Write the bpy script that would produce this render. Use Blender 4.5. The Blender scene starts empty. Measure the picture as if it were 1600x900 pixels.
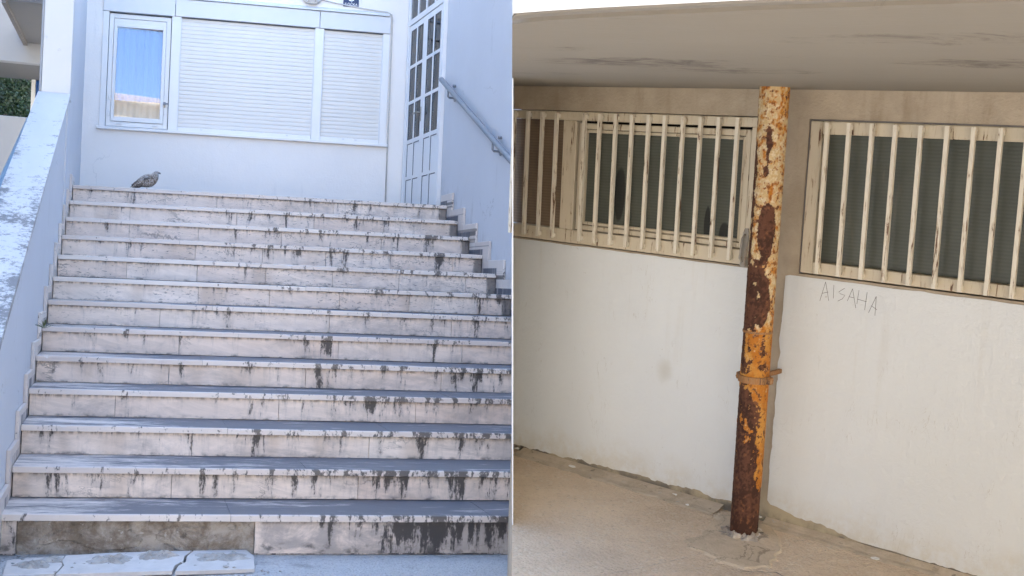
import bpy, bmesh, math, random
from mathutils import Vector, Matrix, noise
R = math.radians
random.seed(7)
scene = bpy.context.scene
COL = scene.collection

# ------------------------------------------------------------------ camera, sky, sun, exposure
RWC = Matrix(((0.9992, 0.0401, 0.0), (0.00285, -0.07095, 0.99748), (0.04, -0.99667, -0.07101)))   # camera (x right, y down, z ahead) to world
EYE = Vector((0, 0, 1.5))
cam = bpy.data.objects.new("camera", bpy.data.cameras.new("camera"))
COL.objects.link(cam)
cam.data.sensor_width = 36.0
cam.data.lens = 36.0 * 1800 / 1600
cam.data.clip_start = 0.05
cam.data.clip_end = 2000
m = RWC @ Matrix(((1, 0, 0), (0, -1, 0), (0, 0, -1)))
cam.matrix_world = Matrix.Translation(EYE) @ m.to_4x4()
scene.camera = cam

SUN_EL = 54.0
SUN_AZ = math.atan2(0.10, 0.995)          # direction towards the sun: (sin az, cos az)
world = bpy.data.worlds.new("World")
scene.world = world
world.use_nodes = True
wn = world.node_tree
sky = wn.nodes.new("ShaderNodeTexSky")
sky.sky_type = 'NISHITA'
sky.sun_disc = False
sky.sun_elevation = R(SUN_EL)
sky.sun_rotation = SUN_AZ
sky.air_density = 1.0
sky.dust_density = 0.2
sky.ozone_density = 1.0
bgn = wn.nodes["Background"]
bgn.inputs[1].default_value = 0.15
wn.links.new(sky.outputs[0], bgn.inputs[0])
sun = bpy.data.objects.new("sun", bpy.data.lights.new("sun", 'SUN'))
COL.objects.link(sun)
sun.data.energy = 3.6
sun.data.angle = R(0.6)
sun.data.color = (1.0, 0.93, 0.82)
ce = math.cos(R(SUN_EL))
sd = Vector((math.sin(SUN_AZ) * ce, math.cos(SUN_AZ) * ce, math.sin(R(SUN_EL))))
sun.rotation_euler = sd.to_track_quat('Z', 'Y').to_euler()
sun.location = (-20, -8, 20)
scene.view_settings.view_transform = 'Standard'
scene.view_settings.look = 'None'
scene.view_settings.exposure = 2.62
scene.view_settings.gamma = 1.0
scene.cycles.adaptive_threshold = 0.03
scene.cycles.max_bounces = 6
scene.cycles.diffuse_bounces = 3
scene.cycles.glossy_bounces = 3
scene.cycles.transmission_bounces = 5
scene.cycles.caustics_reflective = False
scene.cycles.caustics_refractive = False
scene.view_settings.use_curve_mapping = False

# ------------------------------------------------------------------ the two places: stairway court (L) and barred-window wall (R)
RL = Matrix(((0.94946, -0.31108, 0.04186), (0.04055, -0.01067, -0.99912), (0.31125, 0.95032, 0.00248)))
TL = Vector((-3.968, -0.900, 10.408))
RR = Matrix(((0.74527, 0.66566, 0.03831), (0.12457, -0.08255, -0.98877), (-0.65502, 0.74167, -0.14444)))
TR = Vector((0.965, 0.971, 4.787))
def pose(rot, t):
    return Matrix.Translation(EYE + RWC @ t) @ (RWC @ rot).to_4x4()
PLACE = {'L': pose(RL, TL), 'R': pose(RR, TR), 'W': Matrix.Identity(4)}
SK = -0.127                                   # the treads run a little askew to the flank walls
T, H, W, YW, NT = 0.421, 0.165, 3.38, 1.736, 0.033
GL = -2.155                                   # yard level in the court

# ------------------------------------------------------------------ material helpers
class G:
    def __init__(s, name):
        s.m = bpy.data.materials.new(name); s.m.use_nodes = True
        s.t = s.m.node_tree; s.n = s.t.nodes; s.b = s.n["Principled BSDF"]
        s._c = None
    def link(s, a, b): s.t.links.new(a, b)
    def set(s, sock, v):
        if hasattr(v, 'is_linked'): s.link(v, sock)
        elif v is not None:
            if isinstance(v, (tuple, list)) and sock.type == 'RGBA' and len(v) == 3: v = (*v, 1)
            sock.default_value = v
    def co(s):
        if s._c is None: s._c = s.n.new("ShaderNodeTexCoord").outputs["Object"]
        return s._c
    def rnd(s): return s.n.new("ShaderNodeObjectInfo").outputs["Random"]
    def attr(s, name):
        a = s.n.new("ShaderNodeAttribute"); a.attribute_name = name; return a.outputs["Color"]
    def math(s, op, a, b=None, c=None, clamp=False):
        n = s.n.new("ShaderNodeMath"); n.operation = op; n.use_clamp = clamp
        for i, v in enumerate((a, b, c)):
            if v is not None: s.set(n.inputs[i], v)
        return n.outputs[0]
    def vmul(s, v, k):
        n = s.n.new("ShaderNodeVectorMath"); n.operation = 'MULTIPLY'; s.set(n.inputs[0], v); s.set(n.inputs[1], k); return n.outputs[0]
    def vadd(s, v, k):
        n = s.n.new("ShaderNodeVectorMath"); n.operation = 'ADD'; s.set(n.inputs[0], v); s.set(n.inputs[1], k); return n.outputs[0]
    def sep(s, v):
        n = s.n.new("ShaderNodeSeparateXYZ"); s.set(n.inputs[0], v); return n.outputs
    def comb(s, x, y, z):
        n = s.n.new("ShaderNodeCombineXYZ")
        for i, v in enumerate((x, y, z)): s.set(n.inputs[i], v)
        return n.outputs[0]
    def noise(s, v, scale, detail=4, rough=0.6, dist=0.0):
        n = s.n.new("ShaderNodeTexNoise"); s.set(n.inputs["Vector"], v); n.inputs["Scale"].default_value = scale
        n.inputs["Detail"].default_value = detail; n.inputs["Roughness"].default_value = rough; n.inputs["Distortion"].default_value = dist
        return n.outputs["Fac"]
    def vor(s, v, scale, feature='F1', out="Distance"):
        n = s.n.new("ShaderNodeTexVoronoi"); n.feature = feature; s.set(n.inputs["Vector"], v); n.inputs["Scale"].default_value = scale
        return n.outputs[out]
    def step(s, v, lo, hi, a=0.0, b=1.0):
        n = s.n.new("ShaderNodeMapRange"); n.interpolation_type = 'SMOOTHSTEP'
        for i, x in enumerate((v, lo, hi, a, b)): s.set(n.inputs[i], x)
        return n.outputs[0]
    def mix(s, f, a, b, mode='MIX'):
        n = s.n.new("ShaderNodeMix"); n.data_type = 'RGBA'; n.blend_type = mode
        s.set(n.inputs[0], f); s.set(n.inputs[6], a); s.set(n.inputs[7], b); return n.outputs[2]
    def tone(s, c, f, lo, hi):                 # scale a colour by a value ranging over lo..hi
        k = s.math('MULTIPLY_ADD', f, hi - lo, lo)
        return s.mix(1.0, c, s.comb(k, k, k), 'MULTIPLY')
    def bump(s, h, strength=0.3, dist=0.01, nrm=None):
        n = s.n.new("ShaderNodeBump"); n.inputs["Strength"].default_value = strength; n.inputs["Distance"].default_value = dist
        s.set(n.inputs["Height"], h)
        if nrm is not None: s.link(nrm, n.inputs["Normal"])
        return n.outputs[0]
    def done(s, col, rough=0.6, nrm=None, **kw):
        s.set(s.b.inputs["Base Color"], col); s.set(s.b.inputs["Roughness"], rough)
        if nrm is not None: s.link(nrm, s.b.inputs["Normal"])
        for k, v in kw.items(): s.set(s.b.inputs[k.replace('_', ' ')], v)
        return s.m

def plaster(name, col, var=0.06, spots=0.0, rough=0.75, bump=0.25, grime=(0.35, 0.34, 0.33), splash=None):
    g = G(name); c = g.co()
    big = g.noise(c, 1.3, 5, 0.6); fine = g.noise(c, 60, 4, 0.6); mid = g.noise(g.vmul(c, (6, 6, 1.2)), 1.0, 5, 0.65)
    k = g.tone(col, big, 1 - var, 1 + var * 0.6)
    if spots: k = g.mix(g.math('MULTIPLY', g.step(mid, 0.62, 0.78), spots), k, grime)
    if splash:                                  # dirt thrown up along the line of the steps
        s = g.sep(c); d = g.math('SUBTRACT', g.math('SUBTRACT', s[2], g.math('MULTIPLY', s[1], splash[0])), splash[1])
        q = g.noise(g.vmul(c, (8, 8, 3)), 1.0, 6, 0.75)
        k = g.mix(g.math('MULTIPLY', g.step(g.math('SUBTRACT', q, g.math('MULTIPLY', d, 0.55)), 0.38, 0.62), 0.5), k, grime)
    cr = g.vor(g.vadd(c, g.comb(g.math('MULTIPLY', g.noise(c, 3, 5, 0.6), 0.5), g.math('MULTIPLY', g.noise(g.vadd(c, (5, 2, 1)), 3, 5, 0.6), 0.5), g.math('MULTIPLY', g.noise(g.vadd(c, (1, 9, 4)), 3, 5, 0.6), 0.5))), 0.9, 'DISTANCE_TO_EDGE')
    k = g.mix(g.math('MULTIPLY', g.math('MULTIPLY', g.step(cr, 0.006, 0.001), g.step(big, 0.50, 0.60)), spots), k, grime)
    nb = g.bump(g.math('ADD', fine, g.math('MULTIPLY', g.noise(c, 7, 4), 2.0)), bump, 0.004)
    return g.done(k, rough, nb)

def paint(name, col, rough=0.45, var=0.05, bump=0.05, scale=8.0, **kw):
    g = G(name); c = g.co()
    k = g.tone(col, g.noise(c, scale, 5, 0.6), 1 - var, 1 + var)
    return g.done(k, g.math('MULTIPLY_ADD', g.noise(c, scale * 2.5, 3), 0.2, rough - 0.1), g.bump(g.noise(c, scale * 10, 3), bump, 0.002), **kw)

SB = (W / 2, -5.25, GL)                        # base of the stairway
def stair_coords(g):
    s = g.sep(g.vadd(g.co(), SB))
    return s[0], s[1], s[2]

def mat_riser():
    g = G("riser_marble"); x, y, z = stair_coords(g)
    e = g.math('DIVIDE', g.math('MULTIPLY', z, -1), H)
    i = g.math('FLOOR', e); u = g.math('SUBTRACT', e, i)        # u: 0 under the nosing, 1 at the foot
    p = g.comb(x, i, z)
    low = g.step(i, 4.5, 7.0)                                    # lower flights are smooth marble, upper ones pitted travertine
    veins = g.noise(g.comb(g.math('ADD', x, g.math('MULTIPLY', z, 2.2)), i, g.math('MULTIPLY', z, 3)), 3.0, 8, 0.7, 1.4)
    base = g.mix(g.rnd(), (0.80, 0.655, 0.555), (0.88, 0.765, 0.67))
    base = g.tone(base, g.step(veins, 0.35, 0.7), 0.86, 1.06)
    rust = g.noise(g.comb(g.math('MULTIPLY', x, 3.0), g.math('MULTIPLY', i, 5.3), g.math('MULTIPLY', z, 1.0)), 1.0, 3, 0.5)
    base = g.mix(g.math('MULTIPLY', g.step(rust, 0.55, 0.72), 0.45), base, (0.48, 0.36, 0.27))
    # pits
    pv = g.noise(g.comb(g.math('MULTIPLY', x, 30), g.math('MULTIPLY', i, 3.1), g.math('MULTIPLY', z, 95)), 1.0, 3, 0.6, 0.5)
    pa = g.noise(g.comb(g.math('MULTIPLY', x, 2), i, g.math('MULTIPLY', z, 2)), 1.0, 2)
    pits = g.math('MULTIPLY', g.step(pv, 0.60, 0.66), g.math('MULTIPLY', g.step(pa, 0.36, 0.52), g.math('SUBTRACT', 1.0, g.math('MULTIPLY', low, 0.93))))
    base = g.mix(g.math('MULTIPLY', pits, 0.75), base, (0.20, 0.17, 0.16))
    # grime running down from the nosing, heavier towards the right and on the lower steps
    right = g.step(x, 0.4, 2.6)
    st = g.noise(g.comb(g.math('MULTIPLY', x, 10.5), g.math('MULTIPLY', i, 7.7), g.math('MULTIPLY', z, 1.3)), 1.0, 6, 0.66, 0.35)
    st2 = g.noise(g.comb(g.math('MULTIPLY', x, 34), g.math('MULTIPLY', i, 3.7), g.math('MULTIPLY', z, 11)), 1.0, 5, 0.7, 0.4)
    th = g.math('ADD', 0.605, g.math('MULTIPLY', u, 0.13))
    th = g.math('SUBTRACT', th, g.math('MULTIPLY', right, 0.055))
    th = g.math('SUBTRACT', th, g.math('MULTIPLY', g.step(i, 6, 11.5), 0.05))
    bl = g.math('MULTIPLY', g.step(i, 11.5, 11.6), g.math('MULTIPLY', g.step(x, 1.5, 2.0), g.step(x, 2.55, 2.3)))
    th = g.math('SUBTRACT', th, g.math('MULTIPLY', bl, 0.09))
    clus = g.noise(g.comb(g.math('MULTIPLY', x, 1.3), g.math('MULTIPLY', i, 3.37), 2.0), 1.0, 2, 0.5)
    th = g.math('SUBTRACT', th, g.math('MULTIPLY', g.math('SUBTRACT', clus, 0.5), 0.20))
    k = g.math('ADD', st, g.math('MULTIPLY', g.math('SUBTRACT', st2, 0.5), 0.36))
    veil = g.noise(g.comb(g.math('MULTIPLY', x, 2.6), g.math('MULTIPLY', i, 5.9), g.math('MULTIPLY', z, 5.0)), 1.0, 7, 0.72, 0.6)
    last = g.math('MULTIPLY', g.step(i, 11.4, 11.6), g.step(x, 1.19, 1.25))
    amt = g.math('ADD', g.math('MULTIPLY', g.step(i, 4.5, 11.0), 0.07), g.math('ADD', g.math('MULTIPLY', right, 0.05), g.math('MULTIPLY', last, 0.10)))
    base = g.mix(g.math('MULTIPLY', g.step(g.math('ADD', veil, amt), 0.53, 0.76), g.math('MULTIPLY_ADD', last, 0.25, 0.42)), base, (0.25, 0.235, 0.235))
    d = g.math('SUBTRACT', k, th)
    soft = g.step(d, -0.13, 0.05)
    base = g.mix(g.math('MULTIPLY', soft, 0.34), base, (0.30, 0.27, 0.26))
    cut = g.noise(g.comb(g.math('MULTIPLY', x, 90), g.math('MULTIPLY', i, 5.1), g.math('MULTIPLY', z, 60)), 1.0, 3, 0.6)
    drip = g.step(g.math('ADD', d, g.math('MULTIPLY', g.math('SUBTRACT', cut, 0.5), 0.16)), -0.02, 0.07)
    base = g.mix(g.math('MULTIPLY', drip, 0.94), base, (0.038, 0.034, 0.034))
    # dirt line at the foot and close under the nosing
    f = g.math('MULTIPLY', g.step(u, 0.62, 0.80), g.step(g.noise(g.comb(g.math('MULTIPLY', x, 14), g.math('MULTIPLY', i, 9), g.math('MULTIPLY', z, 20)), 1.0, 4), 0.47, 0.68))
    base = g.mix(g.math('MULTIPLY', f, 0.85), base, (0.10, 0.095, 0.09))
    f = g.math('MULTIPLY', g.step(u, 0.16, 0.0), g.step(g.noise(g.comb(g.math('MULTIPLY', x, 22), g.math('MULTIPLY', i, 4), 0.0), 1.0, 4), 0.42, 0.6))
    base = g.mix(g.math('MULTIPLY', f, 0.75), base, (0.13, 0.11, 0.10))
    end = g.step(g.math('ADD', x, g.math('MULTIPLY', st2, 0.06)), W - 0.055, W - 0.02)
    base = g.mix(g.math('MULTIPLY', end, 0.8), base, (0.09, 0.085, 0.085))
    # hairline cracks
    cr = g.vor(g.vadd(g.vmul(p, (1.3, 7.0, 3.0)), g.comb(g.math('MULTIPLY', veins, 0.8), 0.0, g.math('MULTIPLY', st2, 0.4))), 1.0, 'DISTANCE_TO_EDGE')
    base = g.mix(g.math('MULTIPLY', g.math('MULTIPLY', g.step(cr, 0.012, 0.004), g.step(pa, 0.5, 0.6)), 0.6), base, (0.14, 0.12, 0.11))
    h = g.math('SUBTRACT', g.math('MULTIPLY', g.noise(p, 25, 4), 0.25), pits)
    return g.done(base, g.math('MULTIPLY_ADD', st2, 0.3, 0.35), g.bump(h, 0.5, 0.004))

def mat_tread():
    g = G("tread_marble"); x, y, z = stair_coords(g)
    yy = g.math('SUBTRACT', y, g.math('MULTIPLY', x, SK))
    i = g.math('ROUND', g.math('DIVIDE', z, -H))
    fr = g.math('ADD', yy, g.math('MULTIPLY', i, T))           # metres behind the nosing
    p = g.comb(x, yy, z)
    base = g.mix(g.rnd(), (0.66, 0.575, 0.52), (0.76, 0.69, 0.63))
    v = g.noise(g.comb(g.math('MULTIPLY', x, 2.5), g.math('MULTIPLY', yy, 9), i), 1.0, 7, 0.7, 0.8)
    base = g.tone(base, v, 0.86, 1.08)
    # trodden grime on the upper face
    wear = g.noise(g.comb(g.math('MULTIPLY', x, 1.1), g.math('MULTIPLY', yy, 5.5), g.math('MULTIPLY', i, 2.3)), 1.0, 6, 0.7, 0.6)
    lowx = g.math('MULTIPLY', g.step(x, 0.1, 1.3), 0.20)
    th = g.math('SUBTRACT', g.math('ADD', wear, lowx), 0.405)
    fine_ = g.noise(g.comb(g.math('MULTIPLY', x, 8), g.math('MULTIPLY', yy, 30), i), 1.0, 6, 0.75, 0.5)
    on = g.math('MULTIPLY', g.step(g.math('ADD', th, g.math('MULTIPLY', g.math('SUBTRACT', fine_, 0.5), 0.55)), 0.0, 0.26), g.step(fr, 0.004, 0.03))
    base = g.mix(g.math('MULTIPLY', on, 0.90), base, (0.07, 0.077, 0.10))
    # dark droplets along the edge, above the drips of the riser below
    st = g.noise(g.comb(g.math('MULTIPLY', x, 10.5), g.math('MULTIPLY', i, 7.7), g.math('MULTIPLY', i, -H * 1.3)), 1.0, 6, 0.66, 0.35)
    sp = g.noise(g.comb(g.math('MULTIPLY', x, 24), g.math('MULTIPLY', i, 6.1), g.math('MULTIPLY', z, 14)), 1.0, 4, 0.6, 0.3)
    sp2 = g.noise(g.comb(g.math('MULTIPLY', x, 75), g.math('MULTIPLY', i, 2.1), g.math('MULTIPLY', z, 50)), 1.0, 3, 0.6, 0.5)
    r = g.math('ADD', g.math('MULTIPLY', g.step(x, 0.4, 2.6), 0.085), g.math('MULTIPLY', g.step(i, 6, 11.5), 0.05))
    k = g.math('ADD', g.math('ADD', g.math('MULTIPLY_ADD', sp, 0.45, g.math('MULTIPLY', st, 0.55)), g.math('MULTIPLY', g.math('SUBTRACT', sp2, 0.5), 0.26)), r)
    ed = g.math('MULTIPLY', g.step(k, 0.60, 0.66), g.step(fr, 0.05, 0.01))
    base = g.mix(g.math('MULTIPLY', ed, 0.88), base, (0.06, 0.055, 0.055))
    h = g.math('ADD', g.noise(p, 22, 4), g.math('MULTIPLY', wear, 1.2))
    return g.done(base, g.math('MULTIPLY_ADD', on, 0.18, 0.38), g.bump(h, 0.35, 0.004))

def mat_coping():
    g = G("coping_marble"); c = g.co(); s = g.sep(c)
    base = g.tone((0.58, 0.57, 0.56), g.noise(g.vmul(c, (6, 2, 2)), 1.0, 6, 0.7, 0.7), 0.88, 1.06)
    # black lichen: dense on the lower slabs and the inner edge
    n = g.math('ADD', g.math('MULTIPLY', g.noise(c, 26, 7, 0.8, 0.2), 0.6), g.math('MULTIPLY', g.noise(c, 5, 5, 0.6), 0.4))
    low = g.step(s[1], 1.9, -0.9)
    edge = g.step(g.math('ABSOLUTE', g.math('ADD', s[0], 0.0)), 0.02, 0.12)
    k = g.math('ADD', n, g.math('ADD', g.math('MULTIPLY', low, 0.10), g.math('MULTIPLY', edge, 0.05)))
    base = g.mix(g.math('MULTIPLY', g.step(k, 0.60, 0.68), 0.82), base, (0.085, 0.085, 0.09))
    return g.done(base, 0.42, g.bump(n, 0.3, 0.004))

def mat_mortar(name, a, b):
    g = G(name); c = g.co()
    n = g.noise(c, 7, 8, 0.72, 0.4); n2 = g.noise(c, 26, 5, 0.7)
    k = g.mix(g.step(n, 0.36, 0.62), a, b)
    k = g.mix(g.step(n2, 0.60, 0.70), k, (0.46, 0.43, 0.38))
    k = g.mix(g.math('MULTIPLY', g.step(n2, 0.40, 0.30), 0.6), k, (0.10, 0.085, 0.07))
    return g.done(k, 0.9, g.bump(g.math('ADD', n, g.math('MULTIPLY', n2, 0.5)), 0.7, 0.012))

def mat_yard():
    g = G("yard_concrete"); c = g.co()
    v = g.vor(c, 75, 'F1', "Color"); n = g.noise(c, 2.5, 7, 0.7)
    k = g.mix(g.math('MULTIPLY', g.sep(v)[0], 0.55), (0.46, 0.46, 0.46), (0.62, 0.61, 0.59))
    k = g.mix(g.math('MULTIPLY', g.step(n, 0.55, 0.72), 0.75), k, (0.16, 0.155, 0.15))
    k = g.mix(g.math('MULTIPLY', g.step(g.noise(c, 60, 3), 0.58, 0.66), 0.5), k, (0.14, 0.14, 0.14))
    return g.done(k, 0.8, g.bump(g.math('ADD', g.vor(c, 75), g.math('MULTIPLY', g.noise(c, 45, 4), 0.8)), 0.9, 0.01))

def mat_terrace():
    g = G("terrace_concrete"); c = g.co()
    v = g.vor(c, 85, 'F1', "Color"); vd = g.vor(c, 85)
    n = g.noise(c, 1.6, 7, 0.68, 0.3); n2 = g.noise(c, 9, 5, 0.65)
    k = g.mix(g.step(n, 0.35, 0.66), (0.64, 0.49, 0.335), (0.77, 0.615, 0.44))
    k = g.mix(g.math('MULTIPLY', g.step(n2, 0.45, 0.75), 0.4), k, (0.60, 0.46, 0.31))
    st = g.step(g.sep(v)[0], 0.55, 1.0)
    k = g.mix(g.math('MULTIPLY', g.math('MULTIPLY', st, g.step(n2, 0.38, 0.6)), 0.55), k, (0.76, 0.66, 0.53))
    k = g.mix(g.math('MULTIPLY', g.step(g.noise(c, 48, 5, 0.85), 0.53, 0.68), 0.62), k, (0.34, 0.25, 0.17))
    k = g.mix(g.math('MULTIPLY', g.step(g.noise(g.vadd(c, (3, 1, 0)), 0.9, 6, 0.65, 0.8), 0.5, 0.66), 0.35), k, (0.48, 0.37, 0.26))
    h = g.math('ADD', g.math('MULTIPLY', vd, -1.2), g.math('ADD', g.noise(c, 60, 3), g.math('MULTIPLY', n2, 1.5)))
    return g.done(k, 0.85, g.bump(h, 0.6, 0.007))

def mat_patch():
    g = G("cement_patch"); c = g.co()
    n = g.noise(c, 5, 7, 0.7, 0.5); f = g.noise(c, 40, 5, 0.7)
    k = g.mix(g.step(n, 0.34, 0.68), (0.55, 0.435, 0.30), (0.70, 0.565, 0.405))
    k = g.mix(g.math('MULTIPLY', g.step(f, 0.56, 0.70), 0.5), k, (0.36, 0.29, 0.21))
    k = g.mix(g.math('MULTIPLY', g.step(g.noise(c, 14, 4, 0.6, 1.0), 0.60, 0.68), 0.5), k, (0.74, 0.65, 0.52))
    cr = g.vor(g.vadd(c, g.comb(g.math('MULTIPLY', n, 0.25), g.math('MULTIPLY', f, 0.05), 0.0)), 5.5, 'DISTANCE_TO_EDGE')
    k = g.mix(g.math('MULTIPLY', g.step(cr, 0.012, 0.003), 0.6), k, (0.20, 0.15, 0.10))
    return g.done(k, 0.9, g.bump(g.math('ADD', f, g.math('MULTIPLY', n, 3.0)), 0.6, 0.008))

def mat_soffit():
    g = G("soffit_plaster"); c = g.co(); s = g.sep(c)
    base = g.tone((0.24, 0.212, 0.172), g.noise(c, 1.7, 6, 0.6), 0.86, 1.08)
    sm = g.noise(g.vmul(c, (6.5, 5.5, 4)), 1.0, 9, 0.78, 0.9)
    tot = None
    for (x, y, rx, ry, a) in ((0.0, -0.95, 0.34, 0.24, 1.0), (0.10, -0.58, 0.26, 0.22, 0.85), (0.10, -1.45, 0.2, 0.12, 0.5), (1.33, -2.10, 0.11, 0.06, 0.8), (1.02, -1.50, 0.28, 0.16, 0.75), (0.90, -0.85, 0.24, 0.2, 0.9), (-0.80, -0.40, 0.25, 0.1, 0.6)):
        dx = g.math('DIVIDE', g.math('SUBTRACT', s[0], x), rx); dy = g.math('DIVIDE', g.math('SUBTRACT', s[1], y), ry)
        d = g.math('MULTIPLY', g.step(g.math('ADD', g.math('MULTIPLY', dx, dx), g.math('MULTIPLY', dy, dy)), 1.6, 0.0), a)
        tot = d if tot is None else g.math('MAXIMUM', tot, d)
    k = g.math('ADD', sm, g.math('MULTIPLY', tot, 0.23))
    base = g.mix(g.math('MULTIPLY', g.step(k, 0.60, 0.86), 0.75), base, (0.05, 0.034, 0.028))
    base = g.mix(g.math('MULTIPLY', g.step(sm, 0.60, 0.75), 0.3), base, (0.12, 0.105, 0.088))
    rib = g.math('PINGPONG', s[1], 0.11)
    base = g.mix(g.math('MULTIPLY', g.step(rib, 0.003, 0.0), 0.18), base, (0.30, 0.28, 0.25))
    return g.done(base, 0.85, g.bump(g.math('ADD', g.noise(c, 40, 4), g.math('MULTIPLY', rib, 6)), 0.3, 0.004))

def mat_rough_plaster():
    g = G("bare_plaster"); c = g.co(); s = g.sep(c)
    n = g.noise(c, 3.2, 6, 0.65); f = g.noise(c, 75, 4, 0.7); st = g.noise(g.vmul(c, (9, 9, 1.6)), 1.0, 5)
    k = g.mix(g.step(n, 0.35, 0.68), (0.37, 0.305, 0.225), (0.48, 0.405, 0.31))
    k = g.mix(g.math('MULTIPLY', g.step(st, 0.55, 0.72), 0.45), k, (0.23, 0.17, 0.105))
    # yellowish base and dark splash zone near the paving
    foot = g.step(g.math('ADD', s[2], g.math('MULTIPLY', n, 0.10)), 0.20, 0.07)
    k = g.mix(g.math('MULTIPLY', foot, 0.55), k, (0.50, 0.43, 0.28))
    wet = g.math('MULTIPLY', g.step(g.math('ADD', s[2], g.math('MULTIPLY', st, 0.07)), 0.115, 0.05), g.step(n, 0.40, 0.56))
    k = g.mix(g.math('MULTIPLY', wet, 0.85), k, (0.09, 0.085, 0.08))
    return g.done(k, 0.9, g.bump(g.math('ADD', f, g.math('MULTIPLY', n, 2)), 0.6, 0.006))

def mat_whitewash():
    g = G("whitewash"); c = g.co(); s = g.sep(c)
    n = g.noise(c, 1.4, 6, 0.6); n2 = g.noise(c, 5, 6, 0.65); br = g.noise(g.vmul(c, (28, 28, 3)), 1.0, 4)
    k = g.tone((0.71, 0.735, 0.745), n, 0.89, 1.06)
    k = g.mix(g.math('MULTIPLY', g.step(n2, 0.66, 0.80), 0.35), k, (0.55, 0.50, 0.41))
    dx = g.math('DIVIDE', g.math('SUBTRACT', s[0], -0.735), 0.05); dz = g.math('DIVIDE', g.math('SUBTRACT', s[2], 0.54), 0.07)
    sp = g.step(g.math('ADD', g.math('ADD', g.math('MULTIPLY', dx, dx), g.math('MULTIPLY', dz, dz)), g.math('MULTIPLY', n2, 2.0)), 2.2, 0.9)
    k = g.mix(g.math('MULTIPLY', sp, 0.40), k, (0.45, 0.42, 0.34))
    k = g.mix(g.math('MULTIPLY', g.step(g.noise(c, 38, 3), 0.73, 0.78), 0.55), k, (0.38, 0.35, 0.30))
    low = g.math('MULTIPLY', g.step(g.math('ADD', s[2], g.math('MULTIPLY', n2, 0.2)), 0.30, 0.10), g.step(g.noise(c, 9, 6, 0.75), 0.36, 0.62, 0.1, 0.62))
    k = g.mix(low, k, (0.55, 0.49, 0.37))
    h = g.math('ADD', g.math('MULTIPLY', br, 0.5), g.math('ADD', g.math('MULTIPLY', n2, 2.6), g.math('MULTIPLY', g.noise(c, 22, 5, 0.7), 0.9)))
    sc = g.noise(g.vadd(g.vmul(c, (16, 1, 3.2)), (3.1, 0, 7.7)), 1.0, 5, 0.55, 1.5)
    k = g.mix(g.math('MULTIPLY', g.math('MULTIPLY', g.step(g.math('ABSOLUTE', g.math('SUBTRACT', sc, 0.5)), 0.006, 0.0), g.step(n2, 0.52, 0.62)), 0.5), k, (0.40, 0.37, 0.32))
    dr_ = g.noise(g.vmul(c, (14, 14, 0.8)), 1.0, 5, 0.6)
    k = g.mix(g.math('MULTIPLY', g.math('MULTIPLY', g.step(dr_, 0.56, 0.72), g.step(s[2], 0.35, 1.05)), 0.22), k, (0.50, 0.45, 0.36))
    return g.done(k, 0.7, g.bump(h, 0.5, 0.007))

def mat_old_paint(name, col, rust=0.5, sc=1.0):
    g = G(name); c = g.co()
    n = g.noise(g.vmul(c, (70 * sc, 70 * sc, 7 * sc)), 1.0, 6, 0.7, 0.3); b = g.noise(c, 4, 5); m_ = g.noise(g.vmul(c, (9, 9, 14)), 1.0, 4, 0.6)
    k = g.tone(col, b, 0.88, 1.08)
    lo = g.math('SUBTRACT', 0.675 - 0.10 * rust, g.math('MULTIPLY', g.math('SUBTRACT', m_, 0.5), 0.5 * rust))
    d = g.math('SUBTRACT', n, lo)
    k = g.mix(g.math('MULTIPLY', g.step(d, -0.10, 0.01), 0.45), k, (0.40, 0.27, 0.14))
    k = g.mix(g.step(d, -0.01, 0.03), k, (0.13, 0.062, 0.032))
    return g.done(k, 0.6, g.bump(g.step(d, 0.02, -0.02), 0.5, 0.003))

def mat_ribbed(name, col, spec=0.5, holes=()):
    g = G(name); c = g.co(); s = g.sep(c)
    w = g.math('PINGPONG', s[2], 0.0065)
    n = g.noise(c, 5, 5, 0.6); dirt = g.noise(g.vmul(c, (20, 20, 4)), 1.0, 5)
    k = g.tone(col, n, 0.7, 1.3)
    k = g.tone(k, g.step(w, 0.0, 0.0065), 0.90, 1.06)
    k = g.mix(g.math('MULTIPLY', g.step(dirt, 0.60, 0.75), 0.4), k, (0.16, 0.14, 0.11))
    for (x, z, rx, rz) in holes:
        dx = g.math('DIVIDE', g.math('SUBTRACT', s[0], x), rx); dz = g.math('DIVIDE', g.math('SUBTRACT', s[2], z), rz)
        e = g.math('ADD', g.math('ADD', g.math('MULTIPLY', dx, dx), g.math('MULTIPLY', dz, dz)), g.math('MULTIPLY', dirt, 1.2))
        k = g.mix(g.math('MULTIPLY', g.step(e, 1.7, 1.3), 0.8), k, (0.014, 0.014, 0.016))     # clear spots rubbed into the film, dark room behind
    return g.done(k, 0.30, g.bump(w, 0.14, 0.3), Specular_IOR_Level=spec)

def mat_glass(name, rough=0.01, mirror=0.1):
    g = G(name)                                # thin pane: clear, with a mirror coat that grows at grazing angles
    t = g.n.new("ShaderNodeBsdfTransparent"); gl = g.n.new("ShaderNodeBsdfGlossy"); gl.inputs["Roughness"].default_value = rough
    lw = g.n.new("ShaderNodeFresnel"); lw.inputs["IOR"].default_value = 1.5
    fr_ = g.math("MULTIPLY_ADD", lw.outputs[0], 1.0 - mirror, mirror)
    mx = g.n.new("ShaderNodeMixShader"); g.link(fr_, mx.inputs[0]); g.link(t.outputs[0], mx.inputs[1]); g.link(gl.outputs[0], mx.inputs[2])
    g.link(mx.outputs[0], g.n["Material Output"].inputs["Surface"]); g.n.remove(g.b)
    return g.m

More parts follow.
